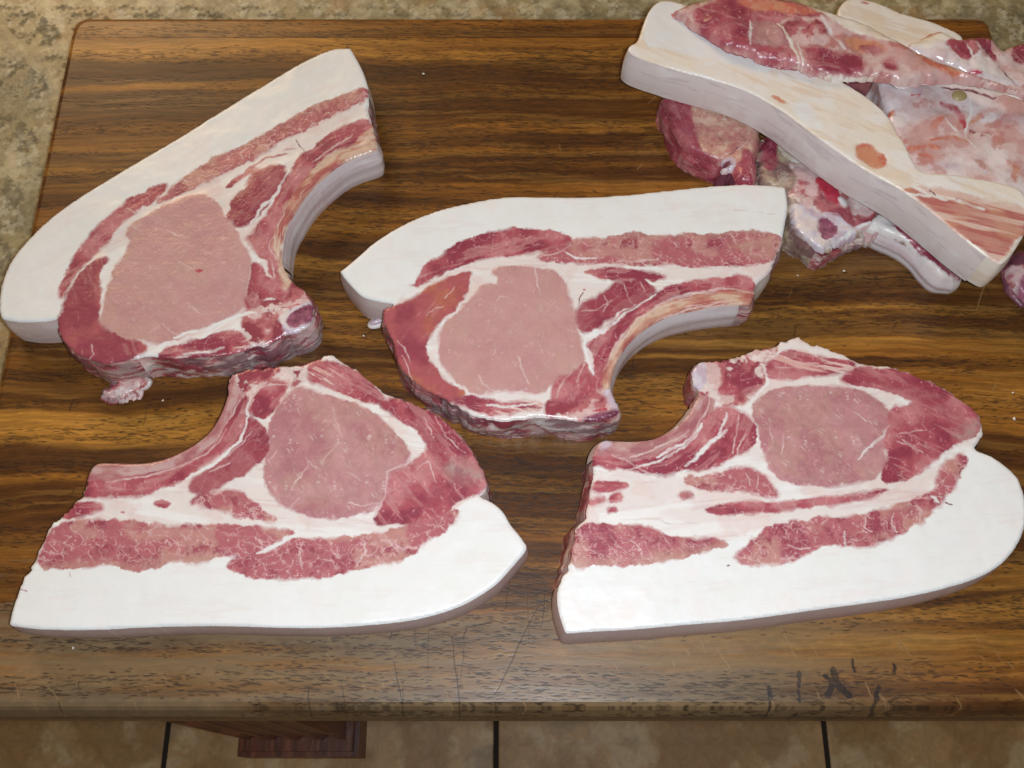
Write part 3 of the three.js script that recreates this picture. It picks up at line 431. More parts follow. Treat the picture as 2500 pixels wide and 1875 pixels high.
cutOfMeat({
  name: 'pork_chop', label: 'rib pork chop in the middle of the board with its curved rib pointing right', category: 'pork chop', grow: 3, top: 0.027, dir: -4,
  edges: [
    ['rind', M(146, 478, 148, 479, 150, 478, 210, 430, 300, 350, 430, 270, 560, 215, 700, 180, 850, 152, 1000, 146, 1150, 152, 1300, 152, 1450, 138, 1620, 118, 1800, 98, 1980, 90, 2090, 96, 2152, 105, 2153, 106, 2167, 190, 2150, 270)],
    ['cut', M(2143, 320, 2130, 380, 2105, 430)], ['cream', M(2095, 460, 2080, 490, 2030, 530)], ['cut', M(2012, 560, 2010, 600)],
    ['ribside', M(1992, 632, 1870, 637, 1720, 662, 1610, 692, 1520, 742, 1450, 802, 1400, 872, 1375, 942, 1362, 1000)],
    ['chine', M(1380, 1050, 1405, 1085, 1397, 1130, 1330, 1150, 1240, 1158, 1100, 1140, 1000, 1140, 900, 1150, 830, 1150, 780, 1140, 700, 1110)],
    ['cut', M(620, 1062, 560, 1030, 480, 980, 420, 930, 400, 860, 370, 770, 342, 690, 342, 645)], ['rind', M(395, 628, 345, 622, 250, 600, 210, 560, 170, 515)]],
  areas: [
    ['seam_fat', 'seam', M(2140, 385, 2000, 447, 1600, 457, 1300, 450, 1190, 360, 1000, 405, 760, 430, 560, 520, 460, 560, 390, 640, 330, 640, 300, 900, 700, 1200, 1450, 1200, 1400, 900, 2100, 700), 4],
    ['rib_flesh', 'rib', M(1960, 530, 2020, 560, 2010, 640, 1870, 645, 1720, 670, 1610, 700, 1520, 750, 1450, 810, 1400, 880, 1375, 950, 1365, 1010, 1310, 1010, 1330, 920, 1380, 830, 1460, 730, 1560, 650, 1680, 600, 1850, 575), ribCurve2],
    ['rib_muscle', 'red', M(1255, 800, 1330, 760, 1420, 680, 1520, 610, 1600, 560, 1720, 530, 1850, 515, 1990, 505, 2025, 540, 2005, 575, 1950, 560, 1850, 560, 1700, 580, 1590, 620, 1480, 700, 1400, 790, 1350, 870, 1330, 960, 1330, 1040, 1270, 1050, 1275, 960, 1300, 880, 1280, 830), ribCurve2],
    ['cap_muscle', 'red', M(468, 557, 500, 500, 560, 440, 650, 370, 760, 325, 880, 305, 1000, 295, 1110, 296, 1165, 318, 1190, 355, 1130, 382, 1000, 405, 880, 412, 760, 430, 650, 465, 560, 520), -20],
    ['belly_muscle', 'belly', M(1040, 428, 1080, 400, 1140, 370, 1200, 345, 1280, 338, 1360, 345, 1440, 325, 1600, 325, 1750, 315, 1900, 320, 2050, 312, 2140, 316, 2130, 385, 2100, 437, 2000, 447, 1880, 462, 1750, 450, 1600, 457, 1450, 452, 1300, 450, 1200, 432, 1100, 447), 1],
    ['loin_muscle', 'loinpale', M(820, 490, 870, 465, 980, 465, 1060, 480, 1155, 500, 1170, 560, 1195, 640, 1215, 740, 1240, 830, 1250, 890, 1180, 930, 1110, 990, 1060, 1030, 1000, 1015, 900, 1010, 820, 1030, 745, 1040, 690, 990, 640, 940, 590, 880, 590, 800, 620, 720, 690, 660, 740, 590, 790, 545, 850, 548, 872, 510), -60],
    ['side_muscle', 'lean', M(740, 483, 660, 500, 560, 545, 480, 600, 420, 640, 330, 648, 330, 690, 360, 770, 390, 860, 410, 930, 470, 985, 550, 1035, 640, 1070, 690, 1045, 710, 1030, 640, 980, 570, 920, 535, 860, 528, 810, 570, 750, 610, 690, 680, 640, 718, 560, 725, 510), -50],
    ['eye_muscle', 'dark', M(1222, 640, 1290, 600, 1350, 570, 1390, 540, 1440, 530, 1500, 525, 1555, 540, 1562, 570, 1480, 622, 1380, 682, 1290, 748, 1240, 752, 1212, 700), -38],
    ['thin_muscle', 'streak', M(1252, 482, 1340, 475, 1480, 480, 1560, 487, 1640, 517, 1500, 510, 1400, 527, 1330, 517, 1260, 502), 4],
    ['inner_muscle', 'red', M(1252, 890, 1200, 920, 1140, 965, 1110, 1010, 1095, 1070, 1180, 1080, 1270, 1060, 1270, 980, 1265, 920), -55],
    ['bone_tissue', 'mixed', M(1090, 1060, 1180, 1070, 1270, 1045, 1340, 1005, 1370, 1000, 1390, 1050, 1415, 1090, 1400, 1140, 1240, 1170, 1080, 1150, 1070, 1090)],
    ['lower_muscle', 'streak', M(640, 1060, 700, 1045, 800, 1060, 900, 1075, 1000, 1058, 1060, 1082, 1052, 1108, 920, 1112, 850, 1132, 790, 1122, 720, 1092), 12],
    ['bone', 'cart', M(1330, 1020, 1375, 1000, 1395, 1050, 1415, 1090, 1395, 1120, 1350, 1090)],
    ['bone', 'bone', M(1215, 1165, 1290, 1118, 1400, 1100, 1410, 1140, 1330, 1165)]],
  veins: [
    ['bellypale', 44, M(1190, 335, 1360, 335, 1600, 315, 1900, 312, 2150, 310)], ['bellypale', 50, M(1900, 370, 2140, 350)],
    ['fat', 9, M(1570, 585, 1460, 660, 1370, 730, 1270, 790)], ['fat', 6, M(2000, 575, 1850, 560, 1720, 580, 1600, 625, 1500, 700, 1420, 790, 1360, 880)], ['fat', 6, M(1440, 740, 1380, 830, 1340, 930)], ['fat', 5, M(1030, 470, 1035, 540, 1045, 590)], ['fat', 6, M(950, 870, 970, 920, 1000, 990)], ['fat', 5, M(770, 960, 800, 1000, 840, 1025)], ['fat', 4, M(850, 620, 870, 590, 910, 600)], ['fat', 4, M(620, 600, 650, 575, 670, 550)], ['fat', 4, M(530, 690, 570, 650, 610, 640)], ['fat', 5, M(430, 870, 460, 920, 470, 970)], ['fat', 5, M(410, 800, 450, 840, 470, 900)],
    ['fat', 5, M(1230, 660, 1300, 660, 1370, 610)], ['fat', 5, M(1420, 540, 1440, 580, 1450, 620)], ['fat', 5, M(1500, 530, 1520, 570)], ['fat', 5, M(1330, 590, 1350, 630, 1330, 670)], ['fat', 10, M(1245, 780, 1260, 860, 1280, 950)], ['fat', 5, M(1180, 930, 1150, 1000, 1120, 1050)], ['fat', 5, M(1240, 900, 1210, 980)], ['blood', 8, M(1290, 1105, 1340, 1100)], ['blood', 6, M(1245, 567, 1250, 568)], ['purple', 3.5, M(1242, 580, 1232, 605, 1224, 630)], ['fat', 7, M(1150, 390, 1200, 420, 1300, 430)], ['fat', 6, M(1010, 430, 1100, 410, 1180, 370)],
    ['grey', 5, M(1925, 212, 1985, 218)], ['grey', 4, M(2010, 218, 2050, 220)], ['grey', 4, M(2065, 222, 2100, 224)], ['fat', 7, M(800, 1090, 920, 1088, 1030, 1075)], ['fat', 6, M(1400, 440, 1500, 440, 1600, 430)]],
});
const ribCurve3 = D1(385, 560, 450, 558, 560, 565, 660, 550, 740, 520, 830, 470, 890, 410, 930, 330, 950, 260, 985, 175);
cutOfMeat({
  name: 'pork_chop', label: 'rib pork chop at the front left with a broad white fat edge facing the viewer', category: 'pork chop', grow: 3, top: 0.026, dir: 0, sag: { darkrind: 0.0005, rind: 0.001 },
  edges: [
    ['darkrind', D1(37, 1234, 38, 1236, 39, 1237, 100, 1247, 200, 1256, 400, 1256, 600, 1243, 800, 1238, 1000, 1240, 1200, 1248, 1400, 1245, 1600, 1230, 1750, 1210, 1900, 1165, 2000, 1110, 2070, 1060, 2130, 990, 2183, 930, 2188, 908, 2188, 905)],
    ['rind', D1(2150, 850, 2120, 820, 2090, 760, 2040, 722, 1985, 700)],
    ['cut', D1(2010, 690, 2030, 655, 2020, 610, 1990, 560, 1940, 490, 1880, 420, 1810, 360, 1740, 320, 1650, 285, 1590, 270, 1540, 225, 1500, 185, 1430, 150, 1376, 114, 1373, 114, 1340, 118)],
    ['chine', D1(1290, 140, 1220, 155, 1130, 160, 1060, 170, 985, 175, 945, 212)],
    ['ribside', D1(950, 260, 930, 330, 890, 410, 830, 470, 740, 520, 660, 550, 560, 565, 450, 558, 388, 560)],
    ['cut', D1(362, 610, 345, 690, 310, 720, 255, 780, 200, 830, 160, 930, 130, 995)], ['rind', D1(88, 1055, 75, 1100, 45, 1190)]],
  areas: [
    ['seam_fat', 'seam', D1(200, 830, 300, 805, 500, 800, 800, 825, 1080, 835, 1250, 855, 1200, 882, 1450, 880, 1740, 810, 1900, 755, 1960, 700, 2080, 650, 2000, 400, 1400, 50, 900, 100, 900, 400, 300, 520), 6],
    ['rib_flesh', 'ribpink', D1(380, 550, 450, 550, 560, 558, 660, 543, 740, 512, 830, 462, 885, 405, 922, 330, 942, 260, 940, 200, 985, 165, 1040, 175, 1070, 250, 1025, 340, 960, 430, 860, 520, 760, 580, 600, 625, 440, 645, 355, 650), ribCurve3],
    ['rib_muscle', 'red', D1(335, 700, 362, 640, 440, 632, 560, 618, 700, 588, 800, 548, 900, 468, 950, 390, 990, 310, 1040, 265, 1035, 340, 1030, 400, 1010, 450, 950, 500, 850, 570, 780, 612, 700, 652, 600, 690, 480, 692, 400, 702), ribCurve3],
    ['neck_muscle', 'mixed', D1(975, 165, 1220, 145, 1340, 108, 1330, 150, 1270, 195, 1240, 225, 1210, 265, 1130, 345, 1090, 390, 1045, 370, 1045, 300, 1020, 270, 990, 260)],
    ['neck_muscle', 'red', D1(1045, 360, 1055, 290, 1090, 240, 1150, 200, 1210, 215, 1200, 260, 1130, 338, 1090, 383, 1060, 380), -50],
    ['belly_muscle', 'belly', D1(140, 992, 185, 880, 230, 815, 330, 800, 500, 800, 650, 825, 800, 825, 950, 820, 1080, 835, 1250, 855, 1160, 890, 1080, 925, 1000, 955, 910, 942, 860, 970, 720, 957, 660, 990, 560, 1000, 440, 987, 360, 1000, 250, 987), 4],
    ['cap_muscle', 'belly', D1(940, 995, 980, 970, 1060, 945, 1180, 885, 1300, 880, 1450, 880, 1600, 855, 1740, 810, 1850, 770, 1902, 758, 1895, 790, 1820, 860, 1730, 920, 1640, 970, 1500, 1005, 1350, 1025, 1200, 1038, 1060, 1040, 980, 1025), -12],
    ['loin_muscle', 'loin', D1(1110, 420, 1140, 350, 1200, 280, 1240, 240, 1300, 260, 1400, 295, 1520, 330, 1600, 400, 1680, 480, 1712, 540, 1680, 580, 1620, 610, 1600, 680, 1570, 740, 1500, 772, 1400, 790, 1300, 780, 1210, 755, 1150, 710, 1110, 640, 1105, 560, 1118, 480), 60],
    ['side_muscle', 'red', D1(1543, 803, 1590, 740, 1610, 660, 1640, 602, 1720, 570, 1792, 490, 1740, 440, 1660, 380, 1570, 320, 1620, 285, 1740, 318, 1815, 358, 1885, 418, 1945, 488, 1998, 560, 2028, 610, 2035, 660, 1960, 692, 1900, 722, 1840, 772, 1750, 800, 1650, 816), 50],
    ['top_muscle', 'streak', D1(1258, 190, 1310, 155, 1370, 122, 1432, 158, 1505, 193, 1555, 245, 1605, 288, 1570, 312, 1500, 302, 1400, 252, 1300, 227), 30],
    ['eye_muscle', 'dark', D1(778, 660, 800, 625, 870, 590, 950, 530, 1010, 450, 1030, 382, 1072, 400, 1110, 470, 1102, 540, 1030, 602, 940, 642, 880, 667, 820, 690), -45],
    ['thin_muscle', 'belly', D1(775, 720, 850, 690, 960, 680, 1022, 690, 1060, 730, 1110, 770, 1165, 803, 1080, 792, 960, 772, 880, 750), 15],
    ['thin_muscle', 'red', D1(250, 775, 310, 728, 400, 728, 438, 745, 380, 772, 290, 790), 0],
    ['thin_muscle', 'red', D1(640, 725, 660, 712, 712, 722, 700, 738, 660, 740), 0]],
  veins: [
    ['bellypale', 44, D1(130, 1000, 300, 990, 560, 1000, 700, 970, 900, 960)],
    ['fat', 10, D1(1030, 380, 1000, 470, 900, 560, 770, 625)], ['fat', 7, D1(1045, 280, 1030, 340, 1035, 380)], ['fat', 6, D1(950, 420, 860, 520, 740, 580, 600, 620, 440, 640)], ['fat', 5, D1(1000, 300, 960, 380, 900, 460)], ['fat', 5, D1(1380, 330, 1395, 390, 1425, 450)], ['fat', 5, D1(1275, 535, 1285, 580, 1230, 640, 1200, 680)], ['fat', 5, D1(1285, 555, 1320, 585)], ['fat', 6, D1(1445, 725, 1500, 742, 1570, 725)], ['fat', 5, D1(1120, 560, 1140, 530, 1150, 515)], ['fat', 5, D1(1210, 760, 1240, 690)], ['fat', 6, D1(1715, 520, 1700, 570, 1620, 600, 1610, 680, 1560, 780)], ['fat', 5, D1(1720, 600, 1780, 550, 1810, 640)], ['fat', 5, D1(1760, 380, 1800, 450, 1790, 500)], ['fat', 5, D1(1810, 370, 1850, 450, 1930, 520)],
    ['fat', 5, D1(1080, 890, 1090, 930)], ['fat', 14, D1(1245, 860, 1150, 895, 1060, 935)], ['fat', 5, D1(1500, 880, 1520, 930, 1480, 1000)], ['fat', 5, D1(1600, 860, 1650, 930)], ['fat', 5, D1(1260, 890, 1240, 940, 1260, 1000)], ['blood', 8, D1(395, 888, 408, 884)], ['fat', 6, D1(1060, 250, 1150, 230, 1200, 230)], ['fat', 5, D1(940, 540, 1000, 490, 1040, 440)], ['fat', 5, D1(870, 600, 960, 560)], ['red', 4, D1(80, 1090, 115, 1092)], ['red', 4, D1(285, 1015, 296, 1035)], ['red', 6, D1(505, 763, 518, 766)], ['dull', 90, D1(1870, 570, 1930, 600, 1990, 620)], ['dark', 60, D1(1700, 400, 1800, 470, 1850, 560)], ['fat', 4, D1(1240, 340, 1250, 370)], ['fat', 4, D1(1330, 560, 1400, 480, 1420, 470)], ['fat', 4, D1(1450, 600, 1500, 640)]],
});
const ribCurve4 = E(310, 545, 370, 550, 470, 552, 560, 540, 640, 495, 700, 435, 740, 365, 760, 315);
cutOfMeat({
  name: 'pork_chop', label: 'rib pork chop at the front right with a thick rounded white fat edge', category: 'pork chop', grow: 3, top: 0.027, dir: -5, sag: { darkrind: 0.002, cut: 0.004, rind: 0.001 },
  edges: [
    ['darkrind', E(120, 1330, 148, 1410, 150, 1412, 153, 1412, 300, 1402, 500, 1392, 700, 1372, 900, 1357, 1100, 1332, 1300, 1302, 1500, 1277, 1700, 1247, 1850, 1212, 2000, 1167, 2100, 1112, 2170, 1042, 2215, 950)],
    ['rind', E(2228, 860, 2214, 780, 2190, 708, 2130, 655, 2060, 607, 1985, 585)],
    ['cut', E(2008, 552, 2036, 512, 2030, 470, 2000, 420, 1940, 370, 1860, 310, 1760, 265, 1650, 220, 1560, 205, 1470, 195, 1410, 160)],
    ['chine', E(1330, 135, 1250, 110, 1206, 80, 1204, 79, 1202, 80, 1160, 90, 1100, 110, 1000, 140, 900, 175, 830, 185, 745, 187, 718, 240, 725, 290, 755, 315)],
    ['ribside', E(740, 360, 700, 430, 640, 490, 560, 535, 470, 548, 370, 545, 312, 540)],
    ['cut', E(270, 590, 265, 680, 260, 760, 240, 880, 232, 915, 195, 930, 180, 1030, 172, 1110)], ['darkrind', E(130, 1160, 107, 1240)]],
  areas: [
    ['seam_fat', 'seam', E(180, 930, 420, 935, 650, 980, 895, 995, 1110, 930, 1350, 895, 1620, 850, 1800, 770, 1840, 700, 1890, 620, 1960, 590, 2060, 520, 2040, 420, 1500, 150, 1200, 50, 700, 150, 650, 400, 250, 540, 200, 800), -6],
    ['rib_flesh', 'ribpink', E(300, 535, 370, 540, 470, 543, 560, 530, 640, 485, 695, 428, 735, 360, 760, 305, 820, 290, 830, 370, 760, 480, 680, 560, 560, 610, 430, 640, 330, 620, 262, 600), ribCurve4],
    ['rib_muscle', 'red', E(262, 610, 360, 600, 420, 640, 480, 630, 560, 600, 640, 570, 720, 500, 800, 420, 840, 395, 900, 405, 980, 430, 1000, 510, 990, 580, 920, 610, 860, 640, 780, 670, 690, 682, 560, 692, 470, 682, 330, 662, 258, 652), ribCurve4],
    ['neck_muscle', 'mixed', E(745, 320, 730, 250, 745, 180, 830, 178, 900, 168, 1000, 132, 1110, 105, 1060, 180, 1040, 220, 1050, 280, 990, 360, 920, 395, 850, 385, 800, 345)],
    ['neck_muscle', 'red', E(830, 300, 900, 250, 970, 220, 1030, 250, 1040, 290, 980, 350, 900, 350, 840, 340), -20],
    ['belly_muscle', 'belly', E(170, 1110, 182, 1000, 198, 925, 300, 930, 420, 935, 560, 955, 650, 980, 730, 990, 895, 995, 830, 1025, 740, 1030, 700, 1062, 600, 1082, 500, 1097, 400, 1107, 290, 1092, 240, 1112), 8],
    ['cap_muscle', 'belly', E(912, 1075, 940, 1040, 1010, 980, 1110, 930, 1240, 905, 1350, 895, 1500, 880, 1620, 850, 1740, 800, 1800, 770, 1840, 700, 1890, 620, 1942, 602, 1946, 630, 1905, 720, 1852, 800, 1802, 880, 1720, 932, 1640, 972, 1500, 1012, 1400, 1012, 1330, 992, 1250, 1032, 1190, 1077, 1080, 1102, 960, 1102), -15],
    ['thin_muscle', 'red', E(760, 862, 850, 830, 1000, 818, 1150, 823, 1350, 797, 1520, 777, 1615, 763, 1560, 792, 1400, 823, 1250, 843, 1100, 864, 950, 874), -5],
    ['loin_muscle', 'loin', E(990, 410, 1040, 340, 1120, 310, 1260, 300, 1400, 300, 1500, 330, 1570, 380, 1610, 430, 1580, 500, 1560, 560, 1600, 640, 1560, 712, 1450, 737, 1300, 742, 1180, 732, 1100, 702, 1050, 632, 1020, 540, 1008, 470), 50],
    ['side_muscle', 'red', E(1368, 270, 1430, 228, 1520, 213, 1655, 226, 1765, 270, 1865, 314, 1945, 374, 2006, 424, 2032, 480, 1965, 535, 1882, 562, 1832, 622, 1762, 672, 1652, 722, 1570, 737, 1600, 660, 1610, 600, 1560, 560, 1590, 500, 1600, 420, 1700, 382, 1722, 370, 1640, 340, 1560, 310, 1440, 290), 25],
    ['top_muscle', 'streak', E(1042, 220, 1090, 160, 1150, 138, 1220, 148, 1310, 168, 1410, 188, 1472, 205, 1400, 232, 1300, 242, 1200, 267, 1110, 267, 1058, 252), 15],
    ['thin_muscle', 'belly', E(662, 715, 780, 708, 900, 678, 960, 668, 1040, 698, 1112, 770, 1100, 792, 1030, 787, 950, 762, 830, 767, 760, 752), -10],
    ['thin_muscle', 'red', E(255, 748, 340, 728, 445, 733, 400, 767, 270, 780), 0], ['thin_muscle', 'red', E(340, 802, 400, 778, 418, 810, 360, 828), 0], ['thin_muscle', 'red', E(330, 855, 385, 848, 360, 872), 0], ['thin_muscle', 'red', E(655, 785, 715, 772, 712, 805, 668, 812), 0], ['thin_muscle', 'red', E(250, 810, 320, 795, 330, 815, 260, 835), 0],
    ['bone', 'cart', E(715, 300, 708, 240, 740, 180, 775, 195, 780, 270, 760, 320)],
    ['bone', 'cart', E(300, 555, 320, 530, 365, 540, 350, 575, 310, 590)]],
  veins: [
    ['bellypale', 50, E(160, 1110, 300, 1090, 500, 1100, 740, 1040, 900, 1000)],
    ['fat', 7, E(760, 480, 680, 580, 560, 640, 430, 680)], ['fat', 8, E(880, 420, 850, 500, 760, 600, 700, 650)], ['fat', 6, E(930, 420, 920, 500, 900, 600)], ['fat', 6, E(960, 520, 930, 570, 920, 610)], ['fat', 6, E(700, 490, 640, 550, 540, 590, 440, 620)], ['fat', 6, E(800, 340, 770, 430, 700, 530)], ['fat', 5, E(360, 610, 440, 640, 520, 690)], ['fat', 7, E(1585, 500, 1560, 540, 1500, 590, 1465, 630)], ['fat', 5, E(1600, 480, 1560, 540)], ['fat', 5, E(1640, 515, 1700, 505, 1750, 500)], ['fat', 4, E(1660, 540, 1700, 570, 1740, 600)], ['fat', 4, E(1120, 520, 1130, 570, 1120, 610)], ['fat', 5, E(1060, 490, 1080, 560)],
    ['fat', 6, E(1630, 870, 1620, 920, 1640, 960)], ['fat', 6, E(1500, 890, 1490, 940, 1530, 960)], ['fat', 6, E(1720, 820, 1760, 860, 1740, 920)], ['fat', 8, E(1790, 790, 1830, 820)], ['fat', 7, E(1400, 1010, 1400, 950)], ['fat', 5, E(1140, 1020, 1200, 1030, 1250, 1020)], ['fat', 5, E(1130, 160, 1200, 200, 1290, 190)], ['fat', 5, E(1090, 210, 1180, 215, 1260, 230)], ['fat', 8, E(1050, 200, 1060, 280, 990, 370)], ['fat', 4, E(960, 690, 980, 740)], ['fat', 4, E(1020, 700, 1010, 760)], ['grey', 5, E(400, 900, 560, 905, 740, 925)], ['purple', 3, E(1935, 660, 1925, 690)], ['purple', 3, E(1860, 825, 1890, 840)], ['purple', 4, E(878, 1104, 886, 1106)], ['grey', 5, E(290, 690, 380, 700, 500, 720)], ['dark', 90, E(1450, 260, 1600, 290, 1760, 340, 1900, 430)], ['dull', 60, E(1900, 520, 1960, 500, 2020, 470)], ['fat', 13, E(690, 665, 760, 590, 880, 490)], ['fat', 9, E(560, 620, 680, 560, 760, 470)], ['fat', 5, E(1640, 550, 1720, 580, 1760, 600)], ['fat', 4, E(1450, 420, 1520, 470, 1540, 500)]],
});

// ------------------------------------------------------------------ the pile of trimmings at the back right
cutOfMeat({
  name: 'meat_trimming', label: 'tan pink lump with dark red rim and hanging tendon under the skin strip', category: 'meat trimming', top: 0.024, base: 'pale', faceName: 'cut_face', rough: 0.0012, cell: 0.0014, lump: 0.004, round: 0.006,
  edges: [['red', F(255, 500, 285, 570, 310, 660, 350, 740, 420, 810, 550, 862, 590, 866, 600, 890)], ['purple', F(575, 895, 585, 915, 612, 922, 640, 905)], ['red', F(655, 960, 670, 985, 720, 995, 770, 985, 775, 900, 770, 830, 792, 770, 800, 650, 700, 560, 500, 480, 350, 460)]],
  areas: [['red_muscle', 'dark', F(240, 480, 270, 570, 300, 670, 340, 750, 410, 825, 560, 885, 590, 850, 480, 810, 450, 740, 430, 660, 410, 600, 400, 480), 60], ['tendon', 'cart', F(560, 890, 600, 850, 640, 845, 665, 900, 620, 930, 580, 930)], ['tendon', 'purple', F(595, 870, 625, 862, 645, 880, 615, 905)], ['hanging_flesh', 'red', F(690, 790, 730, 810, 790, 780, 790, 1010, 640, 1010, 640, 920, 665, 890, 680, 840), 80], ['hanging_flesh', 'pale', F(755, 700, 800, 700, 800, 790, 750, 830, 730, 800)]],
  veins: [['cream', 9, F(585, 640, 600, 648)], ['fat', 5, F(600, 830, 660, 800, 720, 760)], ['purple', 5, F(620, 825, 680, 780)]],
});
cutOfMeat({
  name: 'backbone_trimming', label: 'ragged backbone piece with pink marrow face and a thin curved rib below the skin strip', category: 'bone trimming', top: 0.02, base: 'scrag', faceName: 'bone_scrap', rough: 0.0018, cell: 0.0014, lump: 0.004, wrinkle: 0.001, round: 0.005,
  edges: [['scrag', F(800, 720, 780, 880, 790, 1000, 860, 1010, 930, 1060, 935, 1120, 950, 1200, 1000, 1270, 1060, 1310)], ['chine', F(1075, 1335, 1112, 1368, 1150, 1345, 1250, 1298, 1320, 1250, 1335, 1245)], ['ribside', F(1400, 1225, 1480, 1258, 1560, 1290, 1650, 1352, 1720, 1440, 1772, 1490)], ['grey', F(1830, 1495, 1890, 1496, 1912, 1468)], ['scrag', F(1840, 1380, 1700, 1230, 1500, 1080, 1300, 900, 1100, 740, 900, 650)]],
  areas: [['backbone', 'mixed', F(920, 860, 1060, 900, 1180, 930, 1330, 1060, 1430, 1120, 1400, 1180, 1330, 1240, 1200, 1180, 1080, 1140, 980, 1110, 930, 1060, 1000, 960)], ['backbone', 'blood', F(1060, 960, 1150, 970, 1230, 1060, 1210, 1110, 1130, 1070)], ['marrow', 'cart', F(930, 1120, 1000, 1110, 1100, 1150, 1200, 1170, 1330, 1230, 1300, 1290, 1150, 1350, 1110, 1380, 1050, 1310, 950, 1220)], ['marrow', 'bone', F(1085, 1180, 1130, 1175, 1180, 1200, 1215, 1240, 1190, 1280, 1120, 1300, 1090, 1250)], ['fat_scrap', 'cream', F(890, 750, 980, 780, 1100, 860, 1180, 920, 1100, 910, 1000, 880, 920, 840)], ['fat_scrap', 'fat', F(1205, 1060, 1260, 1090, 1255, 1130, 1215, 1110)], ['fat_scrap', 'fat', F(1265, 1010, 1330, 1060, 1360, 1090, 1290, 1060)], ['dark_flesh', 'dark', F(790, 690, 870, 740, 890, 840, 870, 910, 830, 930, 800, 880), 80],
    ['rib', 'grey', F(1330, 1250, 1400, 1170, 1500, 1150, 1640, 1240, 1780, 1360, 1930, 1480, 1890, 1510, 1760, 1500, 1710, 1430, 1640, 1340, 1550, 1280, 1400, 1245), 40], ['rib', 'red', F(1480, 1205, 1560, 1230, 1680, 1310, 1770, 1380, 1900, 1460, 1890, 1495, 1800, 1470, 1720, 1400, 1620, 1310), 40], ['rib', 'purple', F(1780, 1400, 1850, 1440, 1900, 1470, 1880, 1490, 1800, 1460)]],
  veins: [['fat', 14, F(1380, 1190, 1300, 1230, 1180, 1330)], ['purple', 8, F(1100, 908, 1130, 908)], ['purple', 10, F(1225, 1010, 1235, 1030)], ['cart', 8, F(1110, 1150, 1200, 1160, 1290, 1220)]],
});
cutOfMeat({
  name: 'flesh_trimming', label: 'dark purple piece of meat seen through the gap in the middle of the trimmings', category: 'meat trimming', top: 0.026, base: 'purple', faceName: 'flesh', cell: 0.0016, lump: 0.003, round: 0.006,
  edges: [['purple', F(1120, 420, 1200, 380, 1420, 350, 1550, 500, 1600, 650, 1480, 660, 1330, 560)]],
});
cutOfMeat({
  name: 'fat_slab', label: 'creamy plain fat slab at the far back edge behind the red trimming', category: 'pork fat', top: 0.04, base: 'cream', faceName: 'fat', dir: 20, rough: 0.001, cell: 0.0014,
  edges: [['cream', F(1200, 60, 1240, 0, 1290, -20, 1370, -5, 1440, 15, 1540, 62, 1620, 85, 1700, 110, 1790, 145, 1905, 200, 1860, 330, 1700, 330, 1500, 260, 1350, 180, 1230, 120)]],
  veins: [['blood', 8, F(1330, 5, 1370, 15)]],
});
cutOfMeat({
  name: 'meat_trimming', label: 'deep red trimming with pale sinew bands at the back right board corner', category: 'meat trimming', top: 0.046, base: 'film', faceName: 'sinew', dir: 30, rough: 0.0012, cell: 0.0014, lump: 0.004, round: 0.006, wrinkle: 0.0008,
  edges: [['pale', F(1580, 225, 1640, 195, 1760, 140, 1830, 185, 1865, 212, 1940, 192, 2020, 182)], ['red', F(2060, 215, 2110, 260, 2160, 225, 2230, 210, 2330, 250, 2330, 500, 2212, 478, 2050, 432, 1900, 385, 1750, 322, 1620, 272)]],
  areas: [['red_flesh', 'red', F(1760, 225, 1860, 208, 1940, 188, 2025, 178, 2050, 260, 2085, 340, 2030, 300, 1990, 260, 1950, 300, 1900, 330, 1830, 290), 60], ['red_flesh', 'red', F(2150, 225, 2240, 205, 2330, 240, 2330, 330, 2230, 330, 2160, 310), 40], ['fat', 'cream', F(1580, 225, 1640, 195, 1760, 140, 1830, 185, 1850, 212, 1760, 230, 1700, 260, 1640, 250), -20], ['red_flesh', 'orange', F(1640, 195, 1750, 148, 1790, 160, 1720, 190)], ['grey_flesh', 'grey', F(1930, 330, 2020, 350, 2130, 400, 2230, 450, 2100, 430, 1980, 385), 28], ['red_flesh', 'blood', F(1900, 365, 1950, 365, 2010, 395, 1950, 390)]],
  veins: [['film', 12, F(1960, 240, 1990, 290, 2060, 340)], ['fat', 8, F(1900, 250, 1940, 310)], ['purple', 6, F(2080, 350, 2150, 420, 2200, 460)], ['blood', 10, F(1500, 160, 1560, 190, 1600, 230)]],
});
